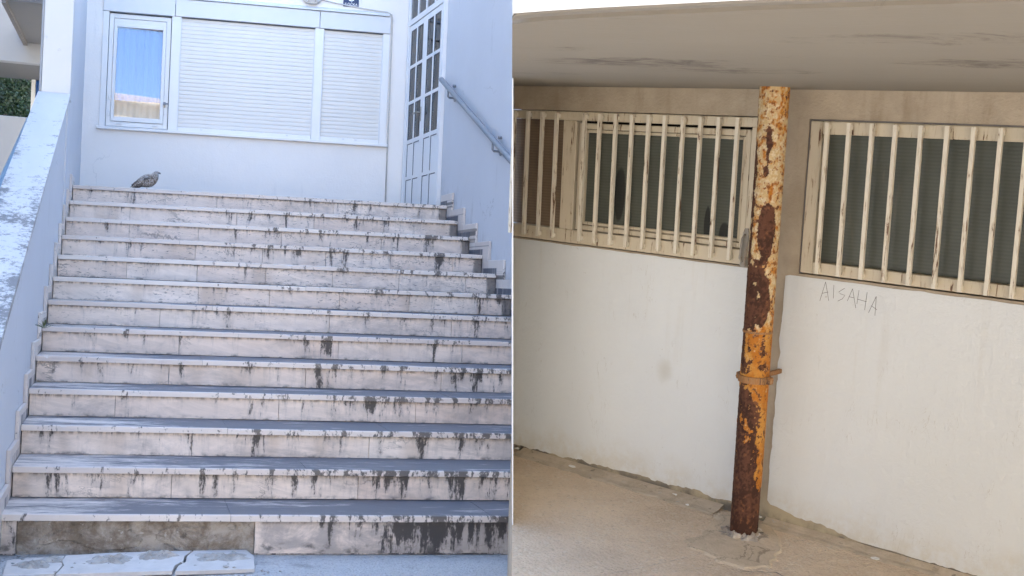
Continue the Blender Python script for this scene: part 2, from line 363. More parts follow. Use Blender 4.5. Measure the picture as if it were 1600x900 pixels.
def mat_leaf(name, a, b):
    g = G(name)
    k = g.mix(g.noise(g.co(), 2.5, 4), a, b)
    k = g.mix(g.step(g.noise(g.co(), 25, 2), 0.4, 0.7), k, a)
    return g.done(k, 0.5, None)

M = dict(
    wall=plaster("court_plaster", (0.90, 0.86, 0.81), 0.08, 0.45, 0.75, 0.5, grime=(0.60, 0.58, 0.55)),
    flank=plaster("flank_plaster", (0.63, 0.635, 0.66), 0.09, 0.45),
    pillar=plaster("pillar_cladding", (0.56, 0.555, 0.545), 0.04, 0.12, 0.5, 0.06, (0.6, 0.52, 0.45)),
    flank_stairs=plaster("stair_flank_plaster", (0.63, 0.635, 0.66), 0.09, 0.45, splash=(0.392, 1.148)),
    riser=mat_riser(), tread=mat_tread(), coping=mat_coping(),
    core=mat_mortar("stair_core", (0.22, 0.19, 0.16), (0.33, 0.30, 0.26)),
    mortar=mat_mortar("old_mortar", (0.22, 0.175, 0.13), (0.46, 0.41, 0.35)),
    lump=mat_mortar("pale_mortar", (0.30, 0.285, 0.26), (0.46, 0.44, 0.41)),
    broken=paint("broken_marble", (0.56, 0.53, 0.50), 0.6, 0.25, 0.5, 14),
    pvc=paint("white_pvc", (0.83, 0.82, 0.80), 0.35, 0.03),
    shutter=paint("shutter_slats", (0.78, 0.75, 0.70), 0.4, 0.03),
    box=paint("shutter_box", (0.72, 0.72, 0.72), 0.4, 0.03),
    seal=paint("dark_seal", (0.06, 0.07, 0.09), 0.5),
    curtain=None,
    door=paint("door_paint", (0.80, 0.80, 0.80), 0.4, 0.03),
    lace=None,
    steel=paint("grey_steel", (0.22, 0.24, 0.27), 0.45, 0.15, 0.1, 20, Metallic=0.4),
    blue_rail=paint("blue_rail", (0.22, 0.36, 0.50), 0.35, 0.08, 0.05, 20, Metallic=0.3),
    cable=paint("cable_sheath", (0.60, 0.57, 0.53), 0.5, 0.15, 0.1, 30),
    brass=paint("dull_metal", (0.40, 0.37, 0.32), 0.4, 0.1, 0.05, 30, Metallic=0.8),
    plate=paint("navy_enamel", (0.012, 0.022, 0.085), 0.25, 0.05),
    ink=paint("white_enamel", (0.85, 0.85, 0.86), 0.3, 0.02),
    yard=mat_yard(), terrace=mat_terrace(), soffit=mat_soffit(), bare=mat_rough_plaster(), whitewash=mat_whitewash(),
    cement=mat_mortar("cement_fillet", (0.44, 0.36, 0.26), (0.58, 0.48, 0.36)),
    cement_patch=mat_patch(),
    fascia=plaster("fascia_paint", (0.86, 0.84, 0.80), 0.04, 0.35, 0.7, 0.4, (0.4, 0.37, 0.33)),
    edge=plaster("fascia_edge", (0.22, 0.20, 0.17), 0.12, 0.4, 0.8, 0.4, (0.2, 0.17, 0.14)),
    frame_paint=mat_old_paint("cream_frame", (0.62, 0.545, 0.415), 0.5),
    bar_paint=mat_old_paint("cream_bar", (0.74, 0.69, 0.58), 0.62, 1.0),
    glass_dark=mat_ribbed("ribbed_glass", (0.095, 0.102, 0.084), 0.35),
    glass_rubbed=mat_ribbed("rubbed_glass", (0.095, 0.102, 0.084), 0.35, ((-0.045, 0.235, 0.030, 0.12), (0.415, 0.135, 0.016, 0.085), (0.50, 0.10, 0.028, 0.06))),
    glass_brown=mat_ribbed("brown_glass", (0.23, 0.165, 0.11), 0.3),
    iron=mat_old_paint("galvanised_iron", (0.30, 0.28, 0.25), 0.6, 1.5),
    clear=mat_glass("clear_glass", 0.01, 0.0), coated=mat_glass("coated_glass", 0.01, 0.05),
    leaf=mat_leaf("leaf", (0.014, 0.034, 0.010), (0.035, 0.068, 0.02)),
    weed=mat_leaf("weed_leaf", (0.06, 0.10, 0.03), (0.11, 0.15, 0.05)),
    bark=paint("bark", (0.09, 0.07, 0.05), 0.9, 0.2, 0.6, 12),
    chip=paint("paint_chip", (0.80, 0.78, 0.74), 0.6, 0.05),
    blocker=mat_leaf("dark_blocker", (0.008, 0.016, 0.007), (0.02, 0.036, 0.014)),  # plain dark green for the added wall behind the trees
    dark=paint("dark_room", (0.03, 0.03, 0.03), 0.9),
    shell=plaster("weathered_white", (0.38, 0.38, 0.385), 0.08, 0.3),
    cream=plaster("cream_render", (0.80, 0.70, 0.58), 0.05, 0.1),
    soil=plaster("street_ground", (0.42, 0.40, 0.37), 0.15, 0.4, 0.9, 0.5),
    grey_soffit=plaster("balcony_soffit", (0.17, 0.165, 0.165), 0.06, 0.1),
    trim=paint("dark_trim", (0.16, 0.145, 0.135), 0.6),
    scratch=paint("pencil_mark", (0.10, 0.095, 0.09), 0.8),
)
g = G("sky_reflection_curtain"); s_ = g.sep(g.co())
M['curtain'] = g.done(g.tone((0.10, 0.31, 0.95), g.noise(g.vmul(g.co(), (30, 30, 1)), 1.0, 3), 0.85, 1.1), 0.8, None)  # blue of the sky mirrored in the pane, put into the cloth
M["reflection_tone"] = paint("reflection_band_cream", (0.88, 0.80, 0.68), 0.8, 0.08)  # cream tone of the house reflection, painted on the curtain foot
g = G("lace_curtain")
chk = g.math('MULTIPLY', g.step(g.math('PINGPONG', g.sep(g.co())[2], 0.02), 0.004, 0.012), 1.0)
M['lace'] = g.done(g.mix(chk, (0.62, 0.62, 0.63), (0.84, 0.84, 0.84)), 0.85, None)

# ------------------------------------------------------------------ geometry helpers
INFO = {}
def local(place, v, raw):
    x, y, z = v
    if place == 'L' and not raw: y += SK * x
    return Vector((x, y, z))
def link(o): COL.objects.link(o); return o
def tag(o, label=None, cat=None, group=None, kind=None):
    for k, v in (('label', label), ('category', cat), ('group', group), ('kind', kind)):
        if v: o[k] = v
    return o
def thing(name, label, cat, place, base, group=None, raw=False):
    o = link(bpy.data.objects.new(name, None)); o.empty_display_size = 0.2
    b = local(place, base, raw)
    o.matrix_world = PLACE[place] @ Matrix.Translation(b)
    INFO[o.name] = (place, b)
    return tag(o, label, cat, group)
def smooth(me):
    for p in me.polygons: p.use_smooth = True
def mesh_from(name, vs, fs):
    me = bpy.data.meshes.new(name); me.from_pydata(vs, [], fs); me.update(); return me
def part(name, geo, mat, parent, raw=False, sm=False, label=None):
    vs, fs = geo
    place, b = INFO[parent.name]
    o = link(bpy.data.objects.new(name, mesh_from(name, [local(place, v, raw) - b for v in vs], fs)))
    o.data.materials.append(M[mat] if isinstance(mat, str) else mat)
    if sm: smooth(o.data)
    o.parent = parent
    INFO[o.name] = (place, b)
    if label: o['label'] = label
    return o
def single(name, geo, mat, place, base, label=None, cat=None, group=None, kind=None, raw=False, sm=False):
    vs, fs = geo
    b = local(place, base, raw)
    o = link(bpy.data.objects.new(name, mesh_from(name, [local(place, v, raw) - b for v in vs], fs)))
    o.data.materials.append(M[mat])
    if sm: smooth(o.data)
    o.matrix_world = PLACE[place] @ Matrix.Translation(b)
    INFO[o.name] = (place, b)
    return tag(o, label, cat, group, kind)

def join(*geos):
    V, Fs = [], []
    for vs, fs in geos:
        n = len(V); V += [tuple(v) for v in vs]; Fs += [tuple(i + n for i in f) for f in fs]
    return V, Fs
def box(x0, x1, y0, y1, z0, z1, bev=0.0):
    if bev <= 0:
        V = [(x, y, z) for x in (x0, x1) for y in (y0, y1) for z in (z0, z1)]
        return V, [(0, 1, 3, 2), (4, 6, 7, 5), (0, 4, 5, 1), (2, 3, 7, 6), (0, 2, 6, 4), (1, 5, 7, 3)]
    bm = bmesh.new()
    bmesh.ops.create_cube(bm, size=1.0)
    for v in bm.verts:
        v.co = Vector(((x0 + x1) / 2 + v.co.x * (x1 - x0), (y0 + y1) / 2 + v.co.y * (y1 - y0), (z0 + z1) / 2 + v.co.z * (z1 - z0)))
    bmesh.ops.bevel(bm, geom=bm.edges[:], offset=bev, segments=1, affect='EDGES')
    out = [tuple(v.co) for v in bm.verts], [tuple(v.index for v in f.verts) for f in bm.faces]
    bm.free(); return out
def prism(poly, d):                            # polygon (3D points, in order) pushed along d
    n = len(poly); d = Vector(d)
    V = [tuple(p) for p in poly] + [tuple(Vector(p) + d) for p in poly]
    return V, [tuple(range(n))[::-1], tuple(range(n, 2 * n))] + [(i, (i + 1) % n, n + (i + 1) % n, n + i) for i in range(n)]
def tube(pts, r, seg=12, cap=True):
    pts = [Vector(p) for p in pts]; V, Fs = [], []
    rs = r if isinstance(r, (list, tuple)) else [r] * len(pts)
    up = None
    for k, p in enumerate(pts):
        t = (pts[min(k + 1, len(pts) - 1)] - pts[max(k - 1, 0)]).normalized()
        if up is None: up = Vector((0, 0, 1)) if abs(t.z) < 0.9 else Vector((1, 0, 0))
        a = t.cross(up).normalized(); b = a.cross(t).normalized(); up = b
        for q in range(seg):
            w = 2 * math.pi * q / seg
            V.append(tuple(p + (a * math.cos(w) + b * math.sin(w)) * rs[k]))
    for k in range(len(pts) - 1):
        for q in range(seg):
            a0 = k * seg + q; a1 = k * seg + (q + 1) % seg
            Fs.append((a0, a1, a1 + seg, a0 + seg))
    if cap:
        Fs.append(tuple(range(seg))[::-1]); n = (len(pts) - 1) * seg; Fs.append(tuple(range(n, n + seg)))
    return V, Fs
def sheet(x0, x1, z0, z1, y, th, holes, cut=None):   # a wall in the XZ plane, front at y, th thick, with rectangular openings
    xs = sorted({x0, x1, *[v for h in holes for v in h[:2]]}); zs = sorted({z0, z1, *[v for h in holes for v in h[2:]]})
    nx, nz = len(xs), len(zs)
    V = [(x, yy, z) for yy in (y, y + th) for x in xs for z in zs]
    if cut: V = [(cut(a) if abs(a[0] - x0) < 1e-6 else a[0], a[1], a[2]) for a in V]
    idx = lambda k, i, j: k * nx * nz + i * nz + j
    solid = lambda i, j: 0 <= i < nx - 1 and 0 <= j < nz - 1 and not any(h[0] - 1e-6 <= xs[i] and xs[i + 1] <= h[1] + 1e-6 and h[2] - 1e-6 <= zs[j] and zs[j + 1] <= h[3] + 1e-6 for h in holes)
    Fs = []
    for i in range(nx - 1):
        for j in range(nz - 1):
            if not solid(i, j): continue
            a = [idx(0, i, j), idx(0, i + 1, j), idx(0, i + 1, j + 1), idx(0, i, j + 1)]
            b = [q + nx * nz for q in a]
            Fs += [tuple(a), tuple(b[::-1])]
            for (di, dj, e) in ((0, -1, (0, 1)), (1, 0, (1, 2)), (0, 1, (2, 3)), (-1, 0, (3, 0))):
                if not solid(i + di, j + dj): Fs.append((a[e[1]], a[e[0]], b[e[0]], b[e[1]]))
    return V, Fs
def frame(x0, x1, z0, z1, w, y0, y1, wb=None, bev=0.003):   # rectangular frame, members w wide
    wb = wb or w
    return join(box(x0, x0 + w, y0, y1, z0, z1, bev), box(x1 - w, x1, y0, y1, z0, z1, bev),
                box(x0 + w, x1 - w, y0 + 0.001, y1, z1 - w, z1, bev), box(x0 + w, x1 - w, y0 + 0.001, y1, z0, z0 + wb, bev))
def rag(a, b, step, amp, seed, nrm):           # a ragged line from a to b
    a, b, nrm = Vector(a), Vector(b), Vector(nrm); n = max(2, int((b - a).length / step)); out = []
    for k in range(n + 1):
        p = a.lerp(b, k / n); q = 0.75 * noise.fractal(Vector((k * step * 9 + seed * 9.1, seed, 0)), 0.7, 2.2, 7)
        f = min(1.0, 4 * k / n, 4 * (n - k) / n)
        out.append(tuple(p + nrm * amp * q * f))
    return out

def worn_slab(x0, x1, y0, y1, z0, z1, seed):    # a slab whose front edge is nibbled and chipped
    n = max(2, int((x1 - x0) / 0.022)); V, Fs = [], []
    for k in range(n + 1):
        x = x0 + (x1 - x0) * k / n
        a = noise.fractal(Vector((x * 26, seed, 0)), 0.8, 2.0, 4); b = noise.fractal(Vector((x * 9, seed + 40, 0)), 0.8, 2.0, 4)
        c_ = 0.0025 + max(0.0, a - 0.45) * 0.022 + 0.0008 * b; d_ = 0.0018 + max(0.0, -a - 0.5) * 0.016
        yw = y0 + 0.0010 * b
        V += [(x, yw + d_, z0), (x, yw, z0 + d_), (x, yw, z1 - c_), (x, yw + c_ * 1.2, z1), (x, y1, z1), (x, y1, z0)]
    for k in range(n):
        for q in range(6): Fs.append((k * 6 + q, k * 6 + (q + 1) % 6, k * 6 + 6 + (q + 1) % 6, k * 6 + 6 + q))
    Fs += [tuple(range(6))[::-1], tuple(range(n * 6, n * 6 + 6))]
    return V, [f[::-1] for f in Fs]

# ------------------------------------------------------------------ the setting
single("ground", ([(-300, -300, -0.95), (300, -300, -0.95), (300, 300, -0.95), (-300, 300, -0.95)], [(0, 1, 2, 3)]), 'soil', 'W', (0, 0, -0.95), kind='structure')

def court_edge(y, z): return (3.968 + 0.31108 * y - 0.04186 * z) / 0.94946 - 0.002   # where the court ends against the terrace block
yard_poly = [(-1.6, -8.6, GL), (court_edge(-8.6, GL), -8.6, GL), (court_edge(-5.0, GL), -5.0, GL), (court_edge(-5.0, GL), -4.6, GL), (-1.6, -4.6, GL)]
single("yard_paving", prism(yard_poly, (0, 0, -0.5)), 'yard', 'L', (0.5, -6, GL), kind='structure', raw=True)

# ------------------------------------------------------------------ stairway
st = thing("stairway", "broad flight of stained pale marble steps between two flank walls", "stairs", 'L', SB, raw=True)
JR = {1: [1.258, 2.316, 3.115], 2: [0.502, 1.408, 2.085, 2.709], 3: [0.504, 1.064, 1.755, 2.608], 4: [0.503, 1.025, 1.558, 2.071, 2.605, 3.134],
      5: [0.502, 1.026, 1.546, 2.067, 2.595, 3.135], 6: [1.021, 1.537, 2.06, 2.59, 3.122], 7: [0.745, 1.923, 2.813], 8: [0.867, 1.925, 2.787],
      9: [0.796, 1.652, 2.539], 10: [0.483, 1.439, 2.278], 11: [0.913, 1.915, 2.9], 12: [0.796, 1.782, 2.7], 13: [0.065, 1.195, 2.55]}
JT = {1: [1.5, 2.7], 2: [1.2, 2.3], 3: [1.7], 4: [0.9, 2.2], 5: [1.4, 2.6], 6: [1.8], 7: [1.1, 2.3], 8: [1.6], 9: [1.0, 2.1], 10: [1.45, 2.5], 11: [1.105, 2.031], 12: [1.5], 13: [1.073, 2.4]}
for i in range(1, 14):
    zt = -(i - 1) * H; yf = -(i - 1) * T
    # tread slabs with a projecting nosing
    xs = [-0.002] + JT[i] + [W]
    if i == 13: xs[0] = -0.09
    for k in range(len(xs) - 1):
        j = random.uniform(-0.0015, 0.0015)
        back = yf + T + 0.04 if i > 1 else YW
        part("tread", worn_slab(xs[k] + 0.0012, xs[k + 1] - 0.0012, yf + random.uniform(-0.002, 0.002), back, zt + j, zt + NT + j, i * 3.7 + k), 'tread', st)
    # riser slabs
    xs = [0.0] + JR[i] + [W]
    if i == 13: xs[0] = -0.085
    zb = -i * H + NT if i < 13 else GL
    for k in range(len(xs) - 1):
        if i == 13 and k == 1: continue       # the slab that has fallen off
        j = random.uniform(-0.0015, 0.0015)
        part("riser", box(xs[k] + 0.0012, xs[k + 1] - 0.0012, yf + 0.022 + j, yf + 0.042 + j, zb + 0.002, zt - 0.001, 0.0015), 'riser', st)
# concrete core under the slabs
prof = [(1.7, -0.004), (0.044, -0.004)]
for i in range(1, 14):
    zb = -i * H - 0.004 if i < 13 else GL - 0.3
    prof += [(-(i - 1) * T + 0.060, zb + (NT if i == 99 else 0))]
    if i < 13: prof += [(-i * T + 0.060, zb)]
prof += [(1.7, GL - 0.3)]
# keep the profile a clean stair line
pr = [(1.7, -0.004)]
for i in range(1, 14):
    pr.append((-(i - 1) * T + 0.060, -(i - 1) * H - 0.004)); pr.append((-(i - 1) * T + 0.060, (-i * H - 0.004) if i < 13 else GL - 0.3))
pr.append((1.7, GL - 0.3))
part("core", prism([(0.002, y, z) for y, z in pr], (W - 0.004, 0, 0)), 'core', st)
# rough mortar bed where the riser slab is missing
nx, nz = 130, 24
V, Fs = [], []
for a in range(nx + 1):
    for b in range(nz + 1):
        x = 0.066 + (1.194 - 0.066) * a / nx; z = GL + (-12 * H - 0.002 - GL) * b / nz
        p = Vector((x * 9, z * 12, 3.3))
        d = noise.fractal(p, 0.9, 2.0, 6) * 0.012 + abs(noise.noise(p * 0.7)) * 0.014
        q = noise.noise(Vector((x * 5, z * 7, 9)))
        if q > 0.18: d += 0.008
        V.append((x, -12 * T + 0.052 - max(-0.004, min(d, 0.028)), z))
for a in range(nx):
    for b in range(nz):
        i0 = a * (nz + 1) + b; Fs.append((i0, i0 + nz + 1, i0 + nz + 2, i0 + 1))
part("exposed_mortar", (V, Fs), 'mortar', st, label="rough brown mortar bed bared where a riser slab fell off")
# stepped skirting slabs on both sides
for i in range(1, 14):
    zt = -(i - 1) * H; yf = -(i - 1) * T
    part("skirting", box(-0.024, -0.004, yf - 0.10 + 0.002, yf + T - 0.10 - 0.002, zt - H + NT + 0.002, zt + 0.125 + random.uniform(-.006, .006), 0.002), 'tread', st)
    if i < 12:
        part("skirting", box(W + 0.004, W + 0.024, yf - 0.16 + 0.002, yf + T - 0.16 - 0.002, zt - H + NT + 0.002, zt + 0.150 + random.uniform(-.006, .006), 0.002), 'tread', st)

# fallen riser slab in three pieces, mortar still on its back
def slab_piece(poly, tilt, label, lumps):
    cx = sum(p[0] for p in poly) / len(poly); cy = sum(p[1] for p in poly) / len(poly)
    t = thing("broken_slab", label, "slab", 'L', (cx, cy, GL), "pieces of the fallen riser slab", raw=True)
    zf = lambda x, y: GL + 0.004 + tilt * (y + 5.56) + 0.004 * math.sin(x * 3)
    top = [(x, y, zf(x, y) + 0.026) for x, y in poly]
    part("slab", prism([(x, y, zf(x, y)) for x, y in poly], (0, 0, 0.018)), 'broken', t, raw=True)
    for (lx, ly, rx, ry, h) in lumps:
        V, Fs = [], []; n, mr = 40, 7
        for r in range(mr + 1):
            for a in range(n):
                w = 2 * math.pi * a / n
                k = 1.05 + 0.55 * noise.fractal(Vector((math.cos(w) * 1.8, math.sin(w) * 1.8, lx * 7)), 0.8, 2, 5)
                f = r / mr
                x = lx + rx * k * f * math.cos(w); y = ly + ry * k * f * math.sin(w)
                z = zf(x, y) + 0.0182 + 1.1 * h * (1 - f ** 3) * (0.7 + 0.9 * noise.fractal(Vector((x * 30, y * 30, 1)), 0.7, 2, 5)) - 0.002 * (f > 0.99)
                V.append((x, y, z))
        for r in range(mr):
            for a in range(n):
                i0 = r * n + a; i1 = r * n + (a + 1) % n; Fs.append((i0, i1, i1 + n, i0 + n))
        part("mortar_lump", (V, Fs), 'lump', t, raw=True)
slab_piece([(0.05, -5.26), (0.16, -5.24), (0.30, -5.225), (0.285, -5.31), (0.30, -5.40), (0.272, -5.53), (0.16, -5.54), (0.055, -5.53)], 0.03,
           "short left end of the broken marble slab lying below the steps", [(0.17, -5.37, 0.085, 0.065, 0.016), (0.25, -5.30, 0.05, 0.05, 0.012)])
slab_piece([(0.306, -5.225), (0.50, -5.205), (0.70, -5.20), (0.89, -5.20), (0.85, -5.30), (0.842, -5.38), (0.80, -5.46), (0.785, -5.55), (0.60, -5.55), (0.42, -5.55), (0.278, -5.54), (0.306, -5.40), (0.292, -5.31)], 0.035,
           "long middle piece of the broken marble slab with two mortar lumps", [(0.50, -5.33, 0.11, 0.07, 0.018), (0.72, -5.29, 0.09, 0.055, 0.020)])
slab_piece([(0.898, -5.20), (1.05, -5.20), (1.155, -5.20), (1.18, -5.33), (1.162, -5.55), (0.98, -5.555), (0.80, -5.56), (0.815, -5.47), (0.855, -5.39), (0.862, -5.30)], 0.035,
           "right end of the broken marble slab with one flat mortar lump", [(1.03, -5.33, 0.12, 0.075, 0.014)])

V, Fs = [], []
for k in range(150):
    x = random.uniform(0.02, 1.3); y = random.choice((random.gauss(-5.13, 0.035), random.gauss(-5.40, 0.10), random.gauss(-5.57, 0.03))); r_ = random.uniform(0.003, 0.011) * (1.5 if random.random() < 0.1 else 1)
    z = GL + (0.020 if 0.05 < x < 1.17 and -5.54 < y < -5.22 else 0.0) + 0.035 * (y + 5.56) * (1 if 0.05 < x < 1.17 and -5.54 < y < -5.22 else 0)
    n = len(V); o_ = [random.uniform(0.6, 1.2) for _ in range(6)]
    V += [(x - r_ * o_[0], y, z + r_ * .5), (x + r_ * o_[1], y, z + r_ * .4), (x, y - r_ * o_[2], z + r_ * .45), (x, y + r_ * o_[3], z + r_ * .5), (x, y, z + r_ * o_[4]), (x, y, z - r_ * .2)]
    for a_, b_ in ((0, 2), (2, 1), (1, 3), (3, 0)): Fs += [(n + a_, n + b_, n + 4), (n + b_, n + a_, n + 5)]
single("mortar_rubble", (V, Fs), 'lump', 'L', (0.6, -5.35, GL), "crumbs of grey mortar scattered round the fallen slab", "rubble", kind='stuff', raw=True)

# small weed rooted beside the left skirting
V, Fs = [], []
for k in range(26):
    a = random.uniform(0, 6.28); L_ = random.uniform(0.04, 0.10); e = random.uniform(0.3, 1.2)
    bx, by, bz = 0.03, -3.26, -7 * H + NT
    dx, dy, dz = math.cos(a) * math.cos(e), math.sin(a) * math.cos(e) * 0.6 - 0.1, math.sin(e)
    n = len(V); w = 0.006
    V += [(bx, by, bz), (bx + dx * L_ * .55 - dy * w, by + dy * L_ * .55 + dx * w, bz + dz * L_ * .6), (bx + dx * L_, by + dy * L_, bz + dz * L_ * 0.85), (bx + dx * L_ * .55 + dy * w, by + dy * L_ * .55 - dx * w, bz + dz * L_ * .6)]
    Fs.append((n, n + 1, n + 2, n + 3))
single("weed", (V, Fs), 'weed', 'L', (0.03, -3.26, -7 * H + NT), "small green weed sprouting beside the left skirting of the steps", "weed", raw=True)

# ------------------------------------------------------------------ left parapet, pillar and landing wall
zc = lambda y: 1.105 + 0.40 * y
pw = thing("parapet_wall", "white plastered parapet wall sloping down beside the steps", "wall", 'L', (-0.12, -3.2, GL), raw=True)
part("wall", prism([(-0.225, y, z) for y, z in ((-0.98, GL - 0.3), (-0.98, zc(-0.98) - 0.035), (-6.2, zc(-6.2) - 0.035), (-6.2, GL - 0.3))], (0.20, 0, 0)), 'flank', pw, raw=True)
ys = [-1.0, -1.82, -2.53, -3.35, -4.15, -5.0, -6.25]
for k in range(6):
    a, b = ys[k] - 0.001, ys[k + 1] + 0.001
    part("coping", prism([(-0.245, a, zc(a) - 0.033), (-0.245, a, zc(a)), (-0.245, b, zc(b)), (-0.245, b, zc(b) - 0.033)], (0.247, 0, 0)), 'coping', pw, raw=True)
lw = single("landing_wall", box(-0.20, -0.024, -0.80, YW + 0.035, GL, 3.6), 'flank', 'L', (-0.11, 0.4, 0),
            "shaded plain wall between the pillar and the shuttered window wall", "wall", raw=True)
pl = thing("pillar", "square pale clad pillar standing at the top of the sloping parapet", "pillar", 'L', (-0.11, -0.9, 0.7), raw=True)
part("shaft", box(-0.222, 0.0, -0.99, -0.80, 0.66, 3.6, 0.004), 'pillar', pl, raw=True)
part("edge_strip", box(-0.242, -0.224, -0.975, -0.80, 0.66, 3.6, 0.002), 'steel', pl, raw=True)
for (x, z) in ((-0.10, 1.06), (-0.205, 1.155)):
    part("rivet", tube([(x, -0.994, z), (x, -0.9905, z)], [0.009, 0.011], 10), 'pillar', pl, raw=True)

ra = thing("outer_handrail", "blue tube handrail running along the outer side of the left parapet", "handrail", 'L', (-0.33, -2.5, -0.3), raw=True)
rp = [(-0.33, -0.70, 0.50), (-0.33, -1.785, 0.105), (-0.33, -2.584, -0.175), (-0.33, -5.2, -1.12)]
part("rail", tube(rp, 0.024, 14), 'blue_rail', ra, raw=True, sm=True)
for y, z in ((-1.2, 0.318), (-3.4, -0.47)):
    part("bracket", tube([(-0.33, y, z), (-0.33, y, z - 0.05), (-0.23, y, z - 0.07)], 0.008, 8), 'blue_rail', ra, raw=True)

# ------------------------------------------------------------------ window wall of the court
ww = single("window_wall", sheet(-0.3, W + 4.0, -0.01, 13.0, YW, 0.25, [(0.14, 3.12, 0.79, 2.19)]), 'wall', 'L', (1.7, YW, 0),
            "white plastered house wall behind the landing at the top of the steps", "wall")
wu = thing("window_unit", "wide white window with one unshuttered pane and two closed roller shutters", "window", 'L', (1.63, YW, 0.79))
y0 = YW - 0.012
part("sill", box(0.115, 3.135, YW - 0.045, YW + 0.10, 0.758, 0.789, 0.004), 'pvc', wu)
fr = part("outer_frame", join(box(0.14, 0.20, y0, YW + 0.08, 0.79, 2.0, 0.003), box(0.83, 0.925, y0, YW + 0.08, 0.79, 2.0, 0.003), box(2.315, 2.41, y0, YW + 0.08, 0.79, 2.0, 0.003),
          box(3.045, 3.12, y0, YW + 0.08, 0.79, 2.0, 0.003)), 'pvc', wu)
fr['kind'] = 'stuff'
for x0, x1, zz in ((0.14, 0.857, 2.0), (0.862, 2.357, 2.002), (2.362, 3.12, 2.002)):
    part("shutter_box_panel", box(x0, x1, YW - 0.022, YW + 0.10, zz, 2.185, 0.003), 'box', wu)
sash = part("sash", frame(0.205, 0.825, 0.80, 1.985, 0.045, YW + 0.015, YW + 0.07, 0.05), 'pvc', wu)
part("inner_sash", frame(0.252, 0.778, 0.853, 1.880, 0.034, YW + 0.005, YW + 0.066, 0.05), 'pvc', sash)
part("head_strip", box(0.252, 0.778, YW + 0.028, YW + 0.066, 1.883, 1.938, 0.002), 'pvc', sash)
yp = YW + SK * 0.515 + 0.034
part("pane", box(0.284, 0.746, yp, yp + 0.004, 0.90, 1.848), 'coated', sash, raw=True, label="window pane reflecting blue sky over a curtain tinted sky blue")
# curtain in folds
n = 90; V, Fs = [], []
for a in range(n + 1):
    x = 0.26 + 0.515 * a / n
    dy = 0.012 * math.sin(a * 0.55) + 0.01 * math.sin(a * 0.23 + 1) + (0.03 if 48 < a < 54 else 0)
    V += [(x, YW + 0.092 + 0.5 * dy, 1.085), (x, YW + 0.092 + 0.5 * dy, 1.90)]
for a in range(n): Fs.append((2 * a, 2 * a + 2, 2 * a + 3, 2 * a + 1))
cu = single("curtain", (V, Fs), 'curtain', 'L', (0.52, YW + 0.1, 0.87), "curtain painted the blue of the reflected sky, hanging in folds behind the unshuttered window pane", "curtain", sm=True)
bandV = []
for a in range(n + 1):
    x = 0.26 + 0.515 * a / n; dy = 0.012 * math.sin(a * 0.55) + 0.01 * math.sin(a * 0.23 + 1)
    bandV += [(x, YW + 0.092 + 0.5 * dy, 0.865), (x, YW + 0.092 + 0.5 * dy, 1.0845)]
part("reflection_band", (bandV, Fs), 'reflection_tone', cu, sm=True, label="pale band painted for the sunlit house reflected low in the pane")  # cream band stands for the reflection of the sunlit house
for k, (x, z) in enumerate(((0.235, 0.93), (0.79, 0.98), (0.79, 1.05), (0.235, 1.1))):
    part("hinge", box(x - 0.008, x + 0.008, YW - 0.004, YW + 0.02, z - 0.022, z + 0.022, 0.002), 'brass' if k == 2 else 'pvc', wu)
part("window_catch", join(box(0.775, 0.800, YW - 0.018, YW + 0.004, 1.05, 1.085, 0.002), box(0.79, 0.825, YW - 0.024, YW - 0.012, 1.06, 1.075, 0.002)), 'steel', wu)
single("inner_room", join(box(0.12, 3.14, YW + 0.26, YW + 0.27, 0.7, 2.25), box(0.842, 0.85, YW + 0.085, YW + 0.255, 0.795, 2.18), box(0.205, 0.84, YW + 0.085, YW + 0.255, 0.792, 0.797), box(0.205, 0.84, YW + 0.085, YW + 0.255, 1.99, 1.998)), "dark", "L", (1.6, YW + 0.26, 0.7), "dark room behind the tinted curtain and the shutters", "room")
# drain caps, shutter curtains, guides
for x in (0.34, 0.70): part("drain_cap", box(x - 0.028, x + 0.028, YW - 0.004, YW + 0.012, 0.822, 0.836, 0.002), 'box', wu)
for (x0, x1) in ((0.925, 2.315), (2.41, 3.045)):
    V, Fs = [], []; pitch = 0.0432; n = 27; rows = []
    for k in range(n):
        zb = 0.835 + k * pitch
        for f, d in ((0.0, 0.006), (0.10, 0.0015), (0.35, 0.0), (0.65, 0.0), (0.92, 0.0025)): rows.append((zb + f * pitch, YW + 0.018 + d))
    rows.append((0.835 + n * pitch, YW + 0.028))
    for z, y in rows: V += [(x0, y, z), (x1, y, z)]
    for k in range(len(rows) - 1): Fs.append((2 * k, 2 * k + 1, 2 * k + 3, 2 * k + 2))
    sh = part("roller_shutter", (V, Fs), 'shutter', wu)
    part("bottom_bar", box(x0 + 0.002, x1 - 0.002, YW + 0.006, YW + 0.04, 0.792, 0.833, 0.003), 'pvc', sh)
    for x in (x0 + 0.25, x1 - 0.25): part("stopper", box(x - 0.012, x + 0.012, YW - 0.004, YW + 0.005, 0.812, 0.824, 0.002), 'box', sh)
    part("guide_groove", box(x0 - 0.001, x0 + 0.006, YW + 0.012, YW + 0.05, 0.835, 1.998), 'box', sh)
    part("guide_groove", box(x1 - 0.006, x1 + 0.001, YW + 0.012, YW + 0.05, 0.835, 1.998), 'box', sh)
    part("dark_strip", box(x0, x1, YW - 0.006, YW + 0.017, 1.992, 1.9995), 'seal', sh)  # thin dark strip across the head of each shutter
single("drip_ledge", prism([(0.0, YW, 2.235), (0.0, YW - 0.04, 2.205), (0.0, YW - 0.04, 2.19), (0.0, YW, 2.19)], (3.10, 0, 0)), 'box', 'L', (1.5, YW, 2.19),
       "narrow grey drip ledge running above the shutter boxes", "ledge")
